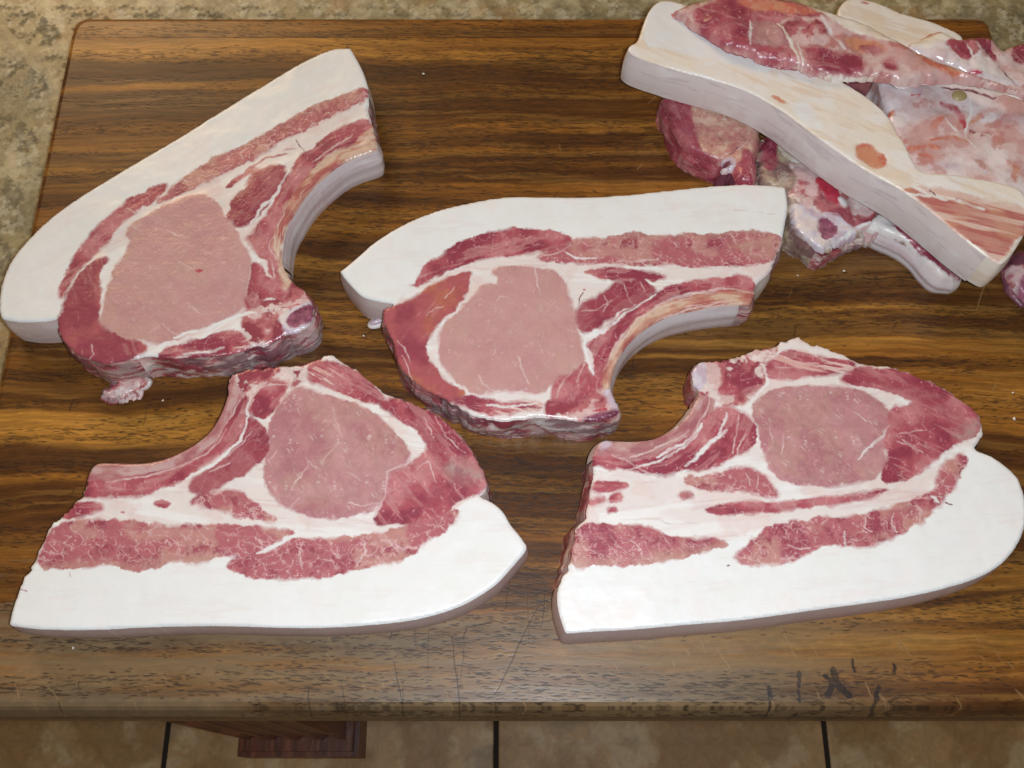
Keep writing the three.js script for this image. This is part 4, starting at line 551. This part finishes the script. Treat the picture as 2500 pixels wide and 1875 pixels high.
cutOfMeat({
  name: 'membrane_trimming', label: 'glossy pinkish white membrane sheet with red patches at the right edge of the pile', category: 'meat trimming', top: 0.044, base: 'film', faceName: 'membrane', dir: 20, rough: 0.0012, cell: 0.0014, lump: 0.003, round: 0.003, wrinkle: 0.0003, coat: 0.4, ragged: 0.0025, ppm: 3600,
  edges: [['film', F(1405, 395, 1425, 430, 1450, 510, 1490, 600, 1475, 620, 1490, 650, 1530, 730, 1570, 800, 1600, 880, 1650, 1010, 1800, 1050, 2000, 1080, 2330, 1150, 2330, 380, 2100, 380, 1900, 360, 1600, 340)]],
  areas: [['fat_nodule', 'orange', F(1462, 610, 1490, 590, 1520, 580, 1510, 630, 1480, 660)]],
  veins: [['cart', 60, F(1440, 450, 1560, 470, 1640, 500)], ['cart', 46, F(1660, 910, 1800, 890, 1990, 940)], ['cart', 30, F(1770, 440, 1900, 440, 2080, 490)], ['blood', 22, F(1765, 545, 1830, 570, 1890, 640, 1905, 690)], ['blood', 26, F(1800, 560, 1860, 610, 1890, 660)], ['orange', 26, F(1945, 650, 1990, 610, 2055, 575)], ['orange', 24, F(1720, 690, 1745, 650, 1770, 635)], ['mixed', 30, F(1930, 710, 2040, 725)], ['dark', 30, F(2010, 775, 2090, 770, 2150, 810, 2190, 890)], ['orange', 30, F(2120, 870, 2170, 920, 2150, 980)], ['orange', 26, F(1590, 800, 1680, 780, 1750, 800)], ['orange', 20, F(1700, 750, 1830, 740, 1900, 760)], ['mixed', 34, F(1760, 720, 1880, 730)], ['orange', 16, F(1640, 830, 1720, 850)],
    ['purple', 13, F(1778, 466, 1850, 478, 1950, 498, 2062, 516)], ['blood', 5, F(1600, 515, 1640, 512)], ['fat', 9, F(1930, 530, 1930, 620, 1900, 740, 1950, 800)], ['fat', 7, F(1790, 640, 1850, 700, 1900, 760)]],  // purple line: slit onto dark meat, its depth and shade put in as colour
});
{
  const [x, z] = at(1500 + 1868 / 2.212, 510 / 2.212, BOARD + 0.044);
  const g = new THREE.SphereGeometry(0.0042, 20, 14); g.scale(1.1, 0.5, 0.95);
  const o = put('fat_nodule', g, new THREE.MeshPhysicalMaterial({ color: new THREE.Color().setRGB(0.36, 0.28, 0.13), roughness: 0.35 }), scene); o.position.set(x, BOARD + 0.0425, z);
  tag(o, 'small round yellowish fat nodule on the shiny membrane sheet', 'fat nodule');
}
cutOfMeat({
  name: 'skin_strip', label: 'long curved strip of pork fat and skin lying across the trimmings with orange red spots', category: 'pork skin', top: 0.052, thick: 0.026, base: 'cream', faceName: 'fat', dir: 27, rough: 0.0006, round: 0.001, ppm: 3400, lump: 0.0012, sag: { grey: 0.002 },
  edges: [['cream', F(70, 250, 130, 225, 150, 150, 185, 60, 230, 10, 300, -5, 420, 30, 560, 120, 700, 215, 850, 280, 1000, 330, 1110, 378, 1210, 430, 1330, 500, 1440, 580, 1500, 655, 1530, 720, 1570, 775, 1605, 860, 1645, 935, 1720, 940, 1830, 945, 1990, 965, 2110, 990, 2180, 1010, 2240, 1070, 2230, 1250)], ['cream', F(2200, 1290, 2150, 1370, 2100, 1425)], ['grey', F(2060, 1420, 1905, 1312, 1750, 1180, 1600, 1055, 1440, 965, 1290, 880, 1130, 765, 980, 645, 840, 550, 700, 478, 550, 430, 400, 390, 240, 345, 85, 290)]],
  areas: [['red_spot', 'orange', F(845, 515, 880, 515, 950, 548, 930, 560, 870, 545)], ['red_spot', 'orange', F(1310, 780, 1350, 765, 1400, 785, 1420, 815, 1470, 840, 1470, 880, 1440, 915, 1400, 920, 1350, 880, 1310, 850, 1298, 810)], ['red_spot', 'orange', F(295, 45, 320, 40, 340, 70, 320, 85, 295, 70)], ['end_flesh', 'salmon', F(1540, 1030, 1600, 1000, 1760, 1020, 1900, 1045, 2000, 1080, 2110, 1105, 2250, 1130, 2250, 1250, 2180, 1290, 2080, 1425, 2020, 1390, 2000, 1340, 1900, 1310, 1820, 1240, 1720, 1150, 1640, 1060), 14], ['white_fat', 'fat', F(180, 60, 240, 0, 300, 0, 440, 90, 600, 210, 760, 300, 900, 350, 800, 400, 600, 340, 350, 280, 140, 240), 30], ['white_fat', 'fat', F(940, 560, 1030, 545, 1080, 590, 1130, 680, 1090, 700, 1000, 640)]],
  veins: [['cream', 14, F(1600, 1000, 1700, 1055, 1850, 1090, 2000, 1130)], ['fat', 9, F(1560, 1045, 1700, 1060, 1800, 1090)], ['grey', 4, F(1640, 940, 1670, 1000, 1720, 1060)], ['purple', 4, F(1690, 1020, 1725, 1062)], ['purple', 4, F(1838, 1082, 1848, 1092)], ['fat', 9, F(490, 350, 560, 340)], ['fat', 6, F(640, 395, 660, 396)], ['purple', 4, F(495, 425, 499, 426)]],
});
cutOfMeat({
  name: 'meat_trimming', label: 'long red marbled trimming with pale fat rim lying on the skin strip', category: 'meat trimming', top: 0.06, thick: 0.009, sag: { film: -0.004, red: -0.004, cream: 0 }, base: 'pink', faceName: 'flesh', dir: 24, rough: 0.0024, cell: 0.0013, lump: 0.003, round: 0.006, wrinkle: 0.0007, coat: 0.12, ppm: 3400,
  edges: [['cream', F(310, 40, 360, 15, 450, -20, 700, -60, 900, -20, 1100, 25, 1250, 72, 1400, 118, 1550, 200, 1600, 232, 1750, 290, 1900, 362, 2050, 422, 2212, 480, 2360, 530)], ['film', F(2360, 560, 2200, 492, 2060, 450, 1950, 424, 1850, 412, 1740, 414, 1600, 424, 1500, 416, 1410, 402, 1270, 402, 1120, 388)], ['red', F(1020, 352, 950, 338, 800, 308, 650, 262, 540, 212, 480, 150, 390, 85)]],
  areas: [['red_muscle', 'red', F(420, 50, 520, 10, 600, -30, 900, -10, 1050, 20, 1200, 60, 1130, 110, 1000, 90, 880, 110, 920, 200, 980, 290, 1010, 350, 800, 308, 640, 258, 530, 205, 470, 140), 25], ['red_muscle', 'orange', F(650, -10, 850, 10, 1050, 40, 1130, 80, 1000, 85, 880, 60, 700, 40)], ['pale_muscle', 'loin', F(740, 100, 860, 110, 900, 180, 940, 240, 900, 260, 800, 240, 730, 250, 715, 180), 30], ['knuckle', 'mixed', F(900, 130, 1000, 90, 1120, 120, 1160, 180, 1160, 240, 1060, 260, 970, 230, 920, 200)], ['red_muscle', 'red', F(1020, 250, 1100, 240, 1180, 280, 1330, 290, 1360, 350, 1320, 395, 1200, 380, 1080, 370, 1030, 330), 10], ['red_muscle', 'orange', F(1230, 195, 1330, 190, 1470, 230, 1480, 260, 1380, 290, 1270, 250)], ['red_muscle', 'red', F(1330, 240, 1400, 225, 1480, 250, 1460, 275, 1380, 290), 10], ['red_muscle', 'red', F(1450, 320, 1490, 300, 1530, 320, 1530, 370, 1480, 380), 10], ['fat_rim', 'cream', F(1000, 0, 1250, 65, 1400, 110, 1560, 195, 1600, 240, 1480, 215, 1330, 170, 1180, 120), 22], ['red_muscle', 'orange', F(1600, 260, 1750, 320, 1880, 370, 1870, 410, 1780, 380, 1650, 300)]],
  veins: [['fat', 8, F(735, 110, 730, 180, 740, 250)], ['film', 14, F(1120, 100, 1180, 190, 1250, 260)], ['fat', 7, F(990, 230, 1010, 300, 1020, 350)], ['cream', 12, F(880, 130, 950, 220, 1000, 340)], ['blood', 6, F(935, 290, 940, 310)], ['fat', 5, F(1380, 260, 1400, 300, 1430, 330, 1420, 390)], ['purple', 5, F(1255, 338, 1262, 340)], ['cream', 10, F(1100, 385, 1250, 398, 1400, 398)], ['grey', 5, F(1500, 160, 1350, 110, 1180, 60)]],
});
cutOfMeat({
  name: 'meat_trimming', label: 'dark purple red scrap with white sinew at the right edge of the photo', category: 'meat trimming', top: 0.01, base: 'mixed', faceName: 'flesh', rough: 0.0025, cell: 0.0014, lump: 0.004, round: 0.006, wrinkle: 0.001,
  edges: [['purple', F(2125, 1430, 2150, 1380, 2190, 1345, 2260, 1330, 2360, 1400, 2360, 1560, 2280, 1610, 2200, 1590, 2155, 1520)]],
  areas: [['red_flesh', 'purple', F(2130, 1420, 2200, 1350, 2240, 1400, 2180, 1440)], ['red_flesh', 'bone', F(2180, 1500, 2250, 1480, 2300, 1540, 2250, 1600, 2190, 1570)]],
});
// scraps on the board
cutOfMeat({
  name: 'meat_scrap', label: 'small ragged pink meat scrap just in front of the back left chop', category: 'meat scrap', top: 0.006, base: 'mixed', faceName: 'flesh', rough: 0.0012, cell: 0.0007, lump: 0.0016, round: 0.0025, wrinkle: 0.0006,
  edges: [['chine', B2(690, 1275, 705, 1235, 765, 1200, 780, 1165, 840, 1150, 960, 1150, 990, 1165, 965, 1220, 930, 1230, 905, 1275, 860, 1270, 838, 1308, 800, 1290, 770, 1272)]],
});
cutOfMeat({
  name: 'fat_scrap', label: 'tiny greyish translucent fat scrap at the left foot of the middle chop', category: 'fat scrap', top: 0.004, base: 'cart', faceName: 'fat', rough: 0.0006, cell: 0.0006, lump: 0.0008, round: 0.0018,
  edges: [['grey', M(275, 722, 288, 700, 330, 690, 352, 688, 345, 706, 310, 722)]],
});

// ------------------------------------------------------------------ the board
const BX0 = -0.2995, BX1 = 0.3265, BZ0 = -0.4955, BZ1 = -0.0462;
{
  const scratches = [], r = rng(4);
  const zone = (n, x0, x1, y0, y1, a0, a1, l0, l1, kind) => { for (let i = 0; i < n; i++) { const [x, z] = at(mixN(x0, x1, r()), mixN(y0, y1, r()), BOARD), a = mixN(a0, a1, r()) * Math.PI / 180, l = mixN(l0, l1, r() * r()); scratches.push([x, z, x + Math.cos(a) * l, z + Math.sin(a) * l, kind === 'mix' ? (r() < 0.4 ? 'dark' : 'light') : kind, 0.0001 + r() * 0.00028]); } };
  zone(60, -100, 2600, 1540, 1725, 48, 72, 0.003, 0.011, 'light'); zone(14, -100, 2600, 1500, 1725, 40, 75, 0.006, 0.03, 'light'); zone(12, 950, 1500, 1300, 1700, 70, 120, 0.02, 0.07, 'dark'); zone(44, 0, 2500, 300, 1725, 75, 105, 0.004, 0.02, 'dark'); zone(50, 0, 2500, 100, 1500, 20, 160, 0.004, 0.02, 'mix');
  const mark = (w, ...n) => { const p = []; for (let i = 0; i < n.length; i += 2) p.push(at(n[i], n[i + 1], BOARD)); for (let i = 1; i < p.length; i++) scratches.push([...p[i - 1], ...p[i], 'ink', w]); };
  mark(0.0014, 1877, 1676, 1880, 1706); mark(0.0007, 1879, 1700, 1880, 1728); mark(0.0014, 1951, 1642, 1949, 1676); mark(0.0008, 1949, 1686, 1951, 1712);   // dark marks at the front right
  mark(0.0020, 2034, 1632, 2041, 1654, 2032, 1676, 2023, 1696); mark(0.0022, 2040, 1662, 2056, 1684, 2078, 1699); mark(0.0016, 2012, 1650, 2036, 1664); mark(0.0013, 2143, 1676, 2140, 1704, 2131, 1733); mark(0.0010, 2182, 1622, 2184, 1641); mark(0.0009, 2078, 1610, 2088, 1638);
  const W = 2048, Hh = 1472, SX = 0.646, SZ = 0.464, OX = BX0 - 0.008, OZ = BZ0 - 0.004;
  const worn = new Float32Array(W * Hh), ink = new Float32Array(W * Hh);
  for (const [ax, az, bx, bz, kind, rad] of scratches) {
    const n = Math.ceil(Math.hypot(bx - ax, bz - az) / 0.0002), R = rad / SX * W * (kind === 'ink' ? 0.85 : 1);
    for (let i = 0; i <= n; i++) {
      const t = i / n, X = (mixN(ax, bx, t) - OX) / SX * W + (smp(NA, ax * 9, t * 0.4) - 0.5) * 6, Y = (mixN(az, bz, t) - OZ) / SZ * Hh, R2 = R * (kind === 'ink' ? 0.35 + 0.8 * smp(NB, t * 0.9 + ax * 31, az * 17) : 0.5 + 0.5 * Math.sin(Math.PI * t));
      for (let y = Math.floor(Y - R2 - 1); y <= Y + R2 + 1; y++) for (let x = Math.floor(X - R2 - 1); x <= X + R2 + 1; x++) if (x >= 0 && y >= 0 && x < W && y < Hh) { const c = clamp(R2 + 0.7 - Math.hypot(x + 0.5 - X, y + 0.5 - Y)); const k = y * W + x; if (kind === 'ink') ink[k] = Math.max(ink[k], c * (0.6 + 0.4 * smp(NB, x / 60, y / 60))); else worn[k] = kind === 'light' ? Math.max(worn[k], c) : Math.min(worn[k], -c); }
    }
  }
  const pores = new Float32Array(W * Hh);
  for (let n = 0; n < 42000; n++) {
    const x0 = r() * W, y0 = r() * Hh, gate = smp(NA, x0 / W * 0.6 + 0.1, y0 / Hh * 8 + 0.02 * smp(NB, x0 / W, y0 / Hh)); if (gate < 0.38 + 0.24 * r()) continue;
    const len = (6 + 24 * r() * r()) * (0.5 + gate), R = 0.5 + 0.75 * r() * r(), a = 0.05 * (smp(NA, x0 / W * 0.9, y0 / Hh * 0.9 + 0.3) - 0.35) * 2, dark = 0.6 + 0.4 * r();
    for (let s = 0; s < len; s += 0.5) { const X = x0 + s, Y = y0 + s * a + 0.5 * Math.sin(s * 0.4 + n), T = R * Math.sqrt(Math.sin(Math.PI * clamp(s / len, 0.05, 0.95))); for (let y = Math.floor(Y - 1.2); y <= Y + 1.2; y++) if (y >= 0 && y < Hh && X < W) { const k = y * W + (X | 0), c = dark * clamp(T + 0.55 - Math.abs(y + 0.5 - Y)); if (c > pores[k]) pores[k] = c; } }
  }
  const joint = at(1500, 92, BOARD)[1];
  const oak = (x, z, off, use, pore) => {
    const sway = 0.012 * (smp(NA, x / 0.9 + off, z / 0.6) - 0.5) + 0.003 * (smp(NB, x / 0.3, z / 0.25 + off) - 0.5) - 0.02 * (x + 0.1) * (x + 0.1);
    const q = z + sway, wide = smp(NA, 0.71 + x / 4 + off, q / 0.5 + 0.2), band = smp(NA, 0.37 + x / 4.2 + off, q / 0.135), band2 = smp(NB, 0.11 + x / 3 + off, q / 0.17 + 0.3), fine = smp(NB, x / 0.9 + off, q / 0.045), grain = smp(NB, x / 0.12, q / 0.0055), fleck = smp(NB, x / 0.03, z / 0.015);
    set(0.225, 0.087, 0.0128); mix(0.385, 0.172, 0.028, 0.9 * step(0.47, 0.7, band2)); mix(0.16, 0.056, 0.009, 0.6 * step(0.45, 0.65, wide)); mix(0.058, 0.019, 0.0045, 0.88 * step(0.47, 0.66, band));
    mix(0.05, 0.018, 0.006, 0.35 * step(0.53, 0.72, fine)); mix(0.27, 0.135, 0.034, 0.3 * step(0.46, 0.3, fine)); scaleC(1.04 + 0.85 * (grain - 0.5));
    mix(0.2, 0.142, 0.078, 0.66 * use);
mix(0.013, 0.0055, 0.003, 0.9 * pore); scaleC(1 + 0.3 * (fleck - 0.5));
    C.h = 0.62 - 0.4 * pore + 0.25 * (grain - 0.5); C.q = 0.38 + 0.15 * (fine - 0.5) + 0.1 * pore;
  };
  const board = sheet(W, Hh, SX, SZ, (lx, lz) => {
    const x = lx + OX, z = lz + OZ;
    // the used strip along the front: finish worn off in ragged streaks, grey fibres bare
    const use = step(0.4, 0.6, smp(NB, x / 0.5 + 0.2, z / 0.06) + 0.8 * step(-0.115, -0.075, z) - 0.25) * step(-0.15, -0.085, z) * (0.5 + 0.5 * step(0.3, 0.62, smp(NA, x / 0.35, z / 0.02))) * step(0.27, 0.1, x);
    const k = Math.min(Hh - 1, (lz / SZ * Hh) | 0) * W + Math.min(W - 1, (lx / SX * W) | 0), s = worn[k];
    oak(x, z, z < joint ? 0.41 : 0, use, pores[k]);
    if (s > 0) { mix(0.28, 0.17, 0.07, 0.5 * s); C.h -= 0.25 * s; C.q += 0.1 * s; } else if (s < 0) { mix(0.03, 0.014, 0.008, -0.7 * s); C.h += 0.4 * s; }
    mix(0.012, 0.01, 0.012, 0.93 * ink[k]);
  }, false);
  const wood = new THREE.MeshPhysicalMaterial({ map: board.map, bumpMap: board.rel, bumpScale: 0.00009, roughnessMap: board.rel, roughness: 1, specularIntensity: 0.65 });
  const root = thing('cutting_board', 'large dark oak cutting board with scratches and black marks near the front', 'cutting board', [0, COUNTER + 0.001, 0]);
  const T = BOARD - COUNTER - 0.001;
  // a slab with its own edge profile: [inset, drop] pairs from the top rim down
  function slab(name, x0, x1, z0, z1, prof, corner) {
    const loop = (d) => { const o = [], R = { bl: corner[0], br: corner[1], fr: corner[2], fl: corner[3] }; const arc = (cx, cz, r, a0) => { for (let i = 0; i <= 8; i++) { const a = a0 + i / 8 * Math.PI / 2; o.push([cx + Math.cos(a) * Math.max(r - 0, 0.0005), cz + Math.sin(a) * Math.max(r, 0.0005)]); } };
      const X0 = x0 + d[0], X1 = x1 - d[1], Z0 = z0 + d[2], Z1 = z1 - d[3];
      arc(X1 - R.fr, Z1 - R.fr, R.fr, 0); arc(X0 + R.fl, Z1 - R.fl, R.fl, Math.PI / 2); arc(X0 + R.bl, Z0 + R.bl, R.bl, Math.PI); arc(X1 - R.br, Z0 + R.br, R.br, 1.5 * Math.PI); return o; };
    const rings = prof.map(([l, rr, b, f, y]) => loop([l, rr, b, f]).map(([x, z]) => [x, T - y, z])), n = rings[0].length, pos = [], uv = [], idx = [];
    const push = (p, dropped) => { pos.push(...p); uv.push((p[0] - OX) / SX, (p[2] - OZ + (dropped ?? 0)) / SZ); };
    rings.forEach((R, k) => R.forEach((p) => { const fr = p[2] > (z0 + z1) / 2 ? -1 : 1; push(p, fr * prof[k][4] * 0.6); }));
    for (let k = 0; k + 1 < rings.length; k++) for (let i = 0; i < n; i++) { const a = k * n + i, b = k * n + (i + 1) % n; idx.push(a, b, a + n, b, b + n, a + n); }
    const c = pos.length / 3; rings[0].forEach((p) => push(p)); push([(x0 + x1) / 2, T, (z0 + z1) / 2]); for (let i = 0; i < n; i++) idx.push(c + n, c + (i + 1) % n, c + i);
    const e = pos.length / 3, last = rings[rings.length - 1]; last.forEach((p) => push(p)); push([(x0 + x1) / 2, last[0][1], (z0 + z1) / 2]); for (let i = 0; i < n; i++) idx.push(e + n, e + i, e + (i + 1) % n);
    const g = new THREE.BufferGeometry(); g.setAttribute('position', new THREE.Float32BufferAttribute(pos, 3)); g.setAttribute('uv', new THREE.Float32BufferAttribute(uv, 2)); g.setIndex(idx); const h = g.toNonIndexed(); h.computeVertexNormals(); put(name, h, wood, root);
  }
  const soft = 0.004; // [left, right, back, front insets, drop]
  slab('board_panel', BX0, BX1, joint + 0.0004, BZ1 + 0.0062, [[soft, soft, 0, 0.0066, 0], [soft * 0.3, soft * 0.3, 0, 0.0045, soft * 0.3], [0, 0, 0, 0.0028, soft], [0, 0, 0, 0.0004, 0.013], [0, 0, 0, 0, 0.02], [0, 0, 0, 0, T - 0.003], [0.002, 0.002, 0, 0.003, T]], [0, 0, 0.004, 0.004]);
  slab('back_strip', BX0, BX1, BZ0, joint - 0.0004, [[soft, soft, soft, 0, 0], [soft * 0.3, soft * 0.3, soft * 0.3, 0, soft * 0.3], [0, 0, 0, 0, soft], [0, 0, 0, 0, T - 0.003], [0.002, 0.002, 0.002, 0, T]], [0.008, 0.008, 0, 0]);
  // specks of fat and water on the wood
  const blob = (() => { const g = new THREE.IcosahedronGeometry(1, 2), p = g.attributes.position; for (let i = 0; i < p.count; i++) { const x = p.getX(i), y = p.getY(i), z = p.getZ(i), k = 0.75 + 0.5 * smp(NA, x * 0.3 + z * 0.2, y * 0.3 + z * 0.27); p.setXYZ(i, x * k, y * k * 0.55, z * k * 0.7); } g.computeVertexNormals(); return g; })();
  const white = new THREE.MeshPhysicalMaterial({ color: new THREE.Color().setRGB(0.7, 0.66, 0.6), roughness: 0.3 });
  const spots = [[1034, 181, 1.5, 'white fat crumb on the bare wood right of the back left chop'], [2475, 1023, 1.8, 'white fat crumb at the right edge, nearer of the two above the front right chop'], [2472, 959, 1.2, 'smaller white fat crumb at the right edge, farther of the two'], [179, 1582, 1.2, 'white fat crumb on the front wood below the front left chop'], [2060, 662, 1.4, 'white fat crumb below the skin strip, right of the two'], [1947, 673, 1.0, 'white fat crumb right of the middle chop end, left of the two'],
    [398, 978, 1.2, 'white fat crumb left of the front left chop rib'], [888, 820, 1.1, 'white fat crumb beside the left side of the middle chop']];
  let first = null;
  spots.forEach(([px, py, s, label], i) => {
    const [x, z] = at(px, py, BOARD); let o;
    if (!first) { o = first = put('fat_crumb', blob, white, scene); }
    else { o = first.clone(); o.name = numbered('fat_crumb'); scene.add(o); }
    tag(o, label, 'crumb', 'white fat crumbs on the board');
    o.scale.setScalar(0.00056 * s); o.rotation.y = i * 1.7; o.position.set(x, BOARD + 0.0003 * s, z);
  });
}

// ------------------------------------------------------------------ counter, cabinet with fluted post, tiled floor
{
  const stone = sheet(1024, 1024, 0.6, 0.6, (x, z) => {
    const u = x / 0.6, v = z / 0.6, a = smp(NA, u * 2, v * 2 + 0.3), b = smp(NB, u * 8 + 0.06 * a, v * 8), c = smp(NB, u * 11, v * 11), d = smp(NB, u * 13 + 0.3 + 0.05 * b, v * 13 + 0.05 * a), e = smp(WEB, u * 3 + 0.03 * b, v * 3 + 0.03 * a);
    set(0.235, 0.188, 0.098); mix(0.33, 0.28, 0.17, step(0.48, 0.68, b)); mix(0.11, 0.095, 0.055, 0.5 * step(0.5, 0.3, a)); mix(0.24, 0.14, 0.06, 0.6 * step(0.6, 0.75, a)); mix(0.38, 0.35, 0.26, 0.6 * step(0.64, 0.76, c)); mix(0.085, 0.073, 0.047, 0.6 * step(0.56, 0.8, d)); mix(0.32, 0.28, 0.18, 0.4 * step(0.06, 0.01, e));
    scaleC(1 + 0.6 * (smp(NB, u * 17, v * 17) - 0.5)); scaleC(1.28); C.h = 0.5 + 0.6 * (c - 0.5); C.q = 0.34 + 0.3 * step(0.5, 0.75, d);
  });
  const granite = new THREE.MeshPhysicalMaterial({ map: stone.map, bumpMap: stone.rel, bumpScale: 0.00025, roughnessMap: stone.rel, roughness: 1, specularIntensity: 0.6 });
  const g = new THREE.BoxGeometry(1.9, 0.035, 0.75), uv = g.attributes.uv, p = g.attributes.position; for (let i = 0; i < p.count; i++) uv.setXY(i, p.getX(i) / 0.6, (p.getZ(i) + p.getY(i)) / 0.6);
  const top = put('countertop', g, granite, scene); top.position.set(0.05, COUNTER - 0.0175, -0.085 - 0.375); top.userData = { kind: 'structure', label: 'mottled olive grey granite countertop under the cutting board', category: 'countertop' };

  const w = sheet(512, 512, 0.3, 0.3, (x, z) => { const f = smp(NB, x / 0.02 * 0.02 / 0.006 * 0.02, z / 0.3), n = smp(NA, x / 0.05, z / 0.6); set(0.16, 0.046, 0.022); mix(0.24, 0.08, 0.034, step(0.45, 0.7, n)); mix(0.08, 0.022, 0.012, 0.7 * step(0.5, 0.75, smp(NB, x / 0.04, z / 0.3))); scaleC(1 + 0.4 * (f - 0.5)); C.h = f; C.q = 0.4; });
  const cherry = new THREE.MeshPhysicalMaterial({ map: w.map, bumpMap: w.rel, bumpScale: 0.0004, roughness: 0.42 });
  const [px0] = at(611, 1855, 0.0), [px1, pz] = at(892, 1852, 0.0), cx = (px0 + px1) / 2, wide = px1 - px0;
  const cab = thing('kitchen_cabinet', 'dark reddish wood cabinet below the counter with a fluted corner post and square foot', 'cabinet', [cx, 0, pz]);
  const box = (name, sx, sy, sz, x, y, z) => { const b = new THREE.BoxGeometry(sx, sy, sz), q = b.attributes.position, t = b.attributes.uv, nn = b.attributes.normal; for (let i = 0; i < q.count; i++) t.setXY(i, (q.getX(i) + (Math.abs(nn.getX(i)) > 0.5 ? q.getZ(i) : 0)) / 0.3, (q.getY(i) + (Math.abs(nn.getY(i)) > 0.5 ? q.getZ(i) : 0)) / 0.3); b.translate(x, y, z); return put(name, b, cherry, cab); };
  const under = COUNTER - 0.036;
  box('carcass', 1.4, under - 0.1, 0.55, 0.2, 0.1 + (under - 0.1) / 2, -0.1 - 0.275); box('toe_board', 1.4, 0.098, 0.46, 0.2, 0.049, -0.16 - 0.23);
  box('foot', wide, 0.07, 0.1, 0, 0.035, -0.05); box('foot_moulding', wide - 0.012, 0.02, 0.088, 0, 0.0802, -0.05);
  // fluted shaft: grooves cut into the front face
  const sw = wide - 0.03, pts = [], n = 4, d = 0.066; pts.push([-sw / 2, -d], [-sw / 2, 0]);
  for (let i = 0; i < n; i++) { const c = -sw / 2 + sw * (i + 0.5) / n, r = sw / n * 0.34; for (let k = 0; k <= 10; k++) { const a = Math.PI * (1 - k / 10); pts.push([c + Math.cos(a) * r, -Math.sin(a) * r * 0.45]); } }
  pts.push([sw / 2, 0], [sw / 2, -d]);
  const shape = new THREE.Shape(pts.map(([a, b]) => new THREE.Vector2(a, -b))), sh = new THREE.ExtrudeGeometry(shape, { depth: under - 0.0905, bevelEnabled: false, steps: 1 });
  sh.rotateX(-Math.PI / 2); { const q = sh.attributes.position, t = sh.attributes.uv; for (let i = 0; i < q.count; i++) t.setXY(i, (q.getX(i) + q.getZ(i)) / 0.3, q.getY(i) / 0.3); }
  sh.translate(0, 0.0903, 0);
  const q = sh.attributes.position; let zmin = 1e9, zmax = -1e9; for (let i = 0; i < q.count; i++) { zmin = Math.min(zmin, q.getZ(i)); zmax = Math.max(zmax, q.getZ(i)); } sh.translate(0, 0, -0.02 - zmax);
  put('fluted_shaft', sh, cherry, cab);

  const tiles = [0, 1, 2].map((k) => sheet(512, 512, 0.46, 0.46, (x, z) => { const u = x / 0.46, v = z / 0.46, a = smp(NA, u * 0.8 + k * 0.37, v * 0.8 + k * 0.21), b = smp(NB, u * 2.2 + k * 0.3, v * 2.2), c = smp(NB, u * 11, v * 11 + k * 0.4); set(0.6, 0.385, 0.18); mix(0.68, 0.5, 0.28, step(0.48, 0.7, b)); mix(0.42, 0.235, 0.09, 0.8 * step(0.48, 0.3, a)); mix(0.25, 0.2, 0.14, 0.5 * step(0.6, 0.8, a)); scaleC(1 + 0.3 * (c - 0.5)); C.h = 0.5 + 0.5 * (b - 0.5) + 0.2 * (c - 0.5); C.q = 0.5; }));
  const glaze = tiles.map((s) => new THREE.MeshPhysicalMaterial({ map: s.map, bumpMap: s.rel, bumpScale: 0.001, roughnessMap: s.rel, roughness: 1 }));
  const floor = new THREE.Group(); floor.name = 'floor'; floor.userData = { kind: 'structure', label: 'brown mottled square floor tiles with dark grout', category: 'floor' }; scene.add(floor);
  const grout = new THREE.MeshStandardMaterial({ color: new THREE.Color().setRGB(0.035, 0.03, 0.024), roughness: 0.95 });
  put('grout', new THREE.BoxGeometry(2.9, 0.02, 2.0), grout, floor).position.set(0, -0.014, -0.2);
  const [g0] = at(412, 1800, 0), [g1, gz] = at(1211, 1800, 0), [g2] = at(2021, 1800, 0), pitch = (g2 - g0) / 2, gap = 0.007;
  const sh2 = new THREE.Shape(), hw = (pitch - gap) / 2 - 0.002; sh2.moveTo(-hw, -hw); sh2.lineTo(hw, -hw); sh2.lineTo(hw, hw); sh2.lineTo(-hw, hw);
  const tg = new THREE.ExtrudeGeometry(sh2, { depth: 0.006, bevelEnabled: true, bevelSize: 0.002, bevelThickness: 0.002, bevelSegments: 2 }); tg.rotateX(-Math.PI / 2); { const qq = tg.attributes.position, t = tg.attributes.uv; for (let i = 0; i < qq.count; i++) t.setXY(i, qq.getX(i) / pitch + 0.5, qq.getZ(i) / pitch + 0.5); }
  for (let j = -2; j < 2; j++) for (let i = -3; i < 3; i++) { const t = put('tile', tg, glaze[(i * 2 + j * 3 + 30) % 3], floor); t.position.set(g1 + (i + 0.5) * pitch, -0.008, 0.16 + j * pitch - pitch / 2); t.rotation.y = ((i * 7 + j * 5 + 40) % 4) * Math.PI / 2; }
}

// ------------------------------------------------------------------ the lamps themselves, outside the picture
{
  const glow = (r, g, b) => new THREE.MeshStandardMaterial({ color: 0x111111, emissive: new THREE.Color().setRGB(r, g, b), emissiveIntensity: 1 });
  const f = put('flash_lamp', new THREE.SphereGeometry(0.012, 20, 12), glow(1.6, 1.7, 1.8), scene); f.position.copy(FLASH); f.castShadow = false; tag(f, 'small round white lamp above the front of the board', 'lamp');
  const t = thing('ceiling_lamp', 'warm square lamp panel high behind the counter', 'lamp', [CEILING.x, CEILING.y, CEILING.z]); t.lookAt(-0.1, BOARD, -0.3);
  put('diffuser', new THREE.BoxGeometry(0.9, 0.7, 0.01), glow(4.5, 3.5, 2.2), t).position.z = 0.0; put('housing', new THREE.BoxGeometry(0.94, 0.74, 0.05), new THREE.MeshStandardMaterial({ color: 0xdddddd, roughness: 0.6 }), t).position.z = -0.031;
}
renderer.render(scene, camera);
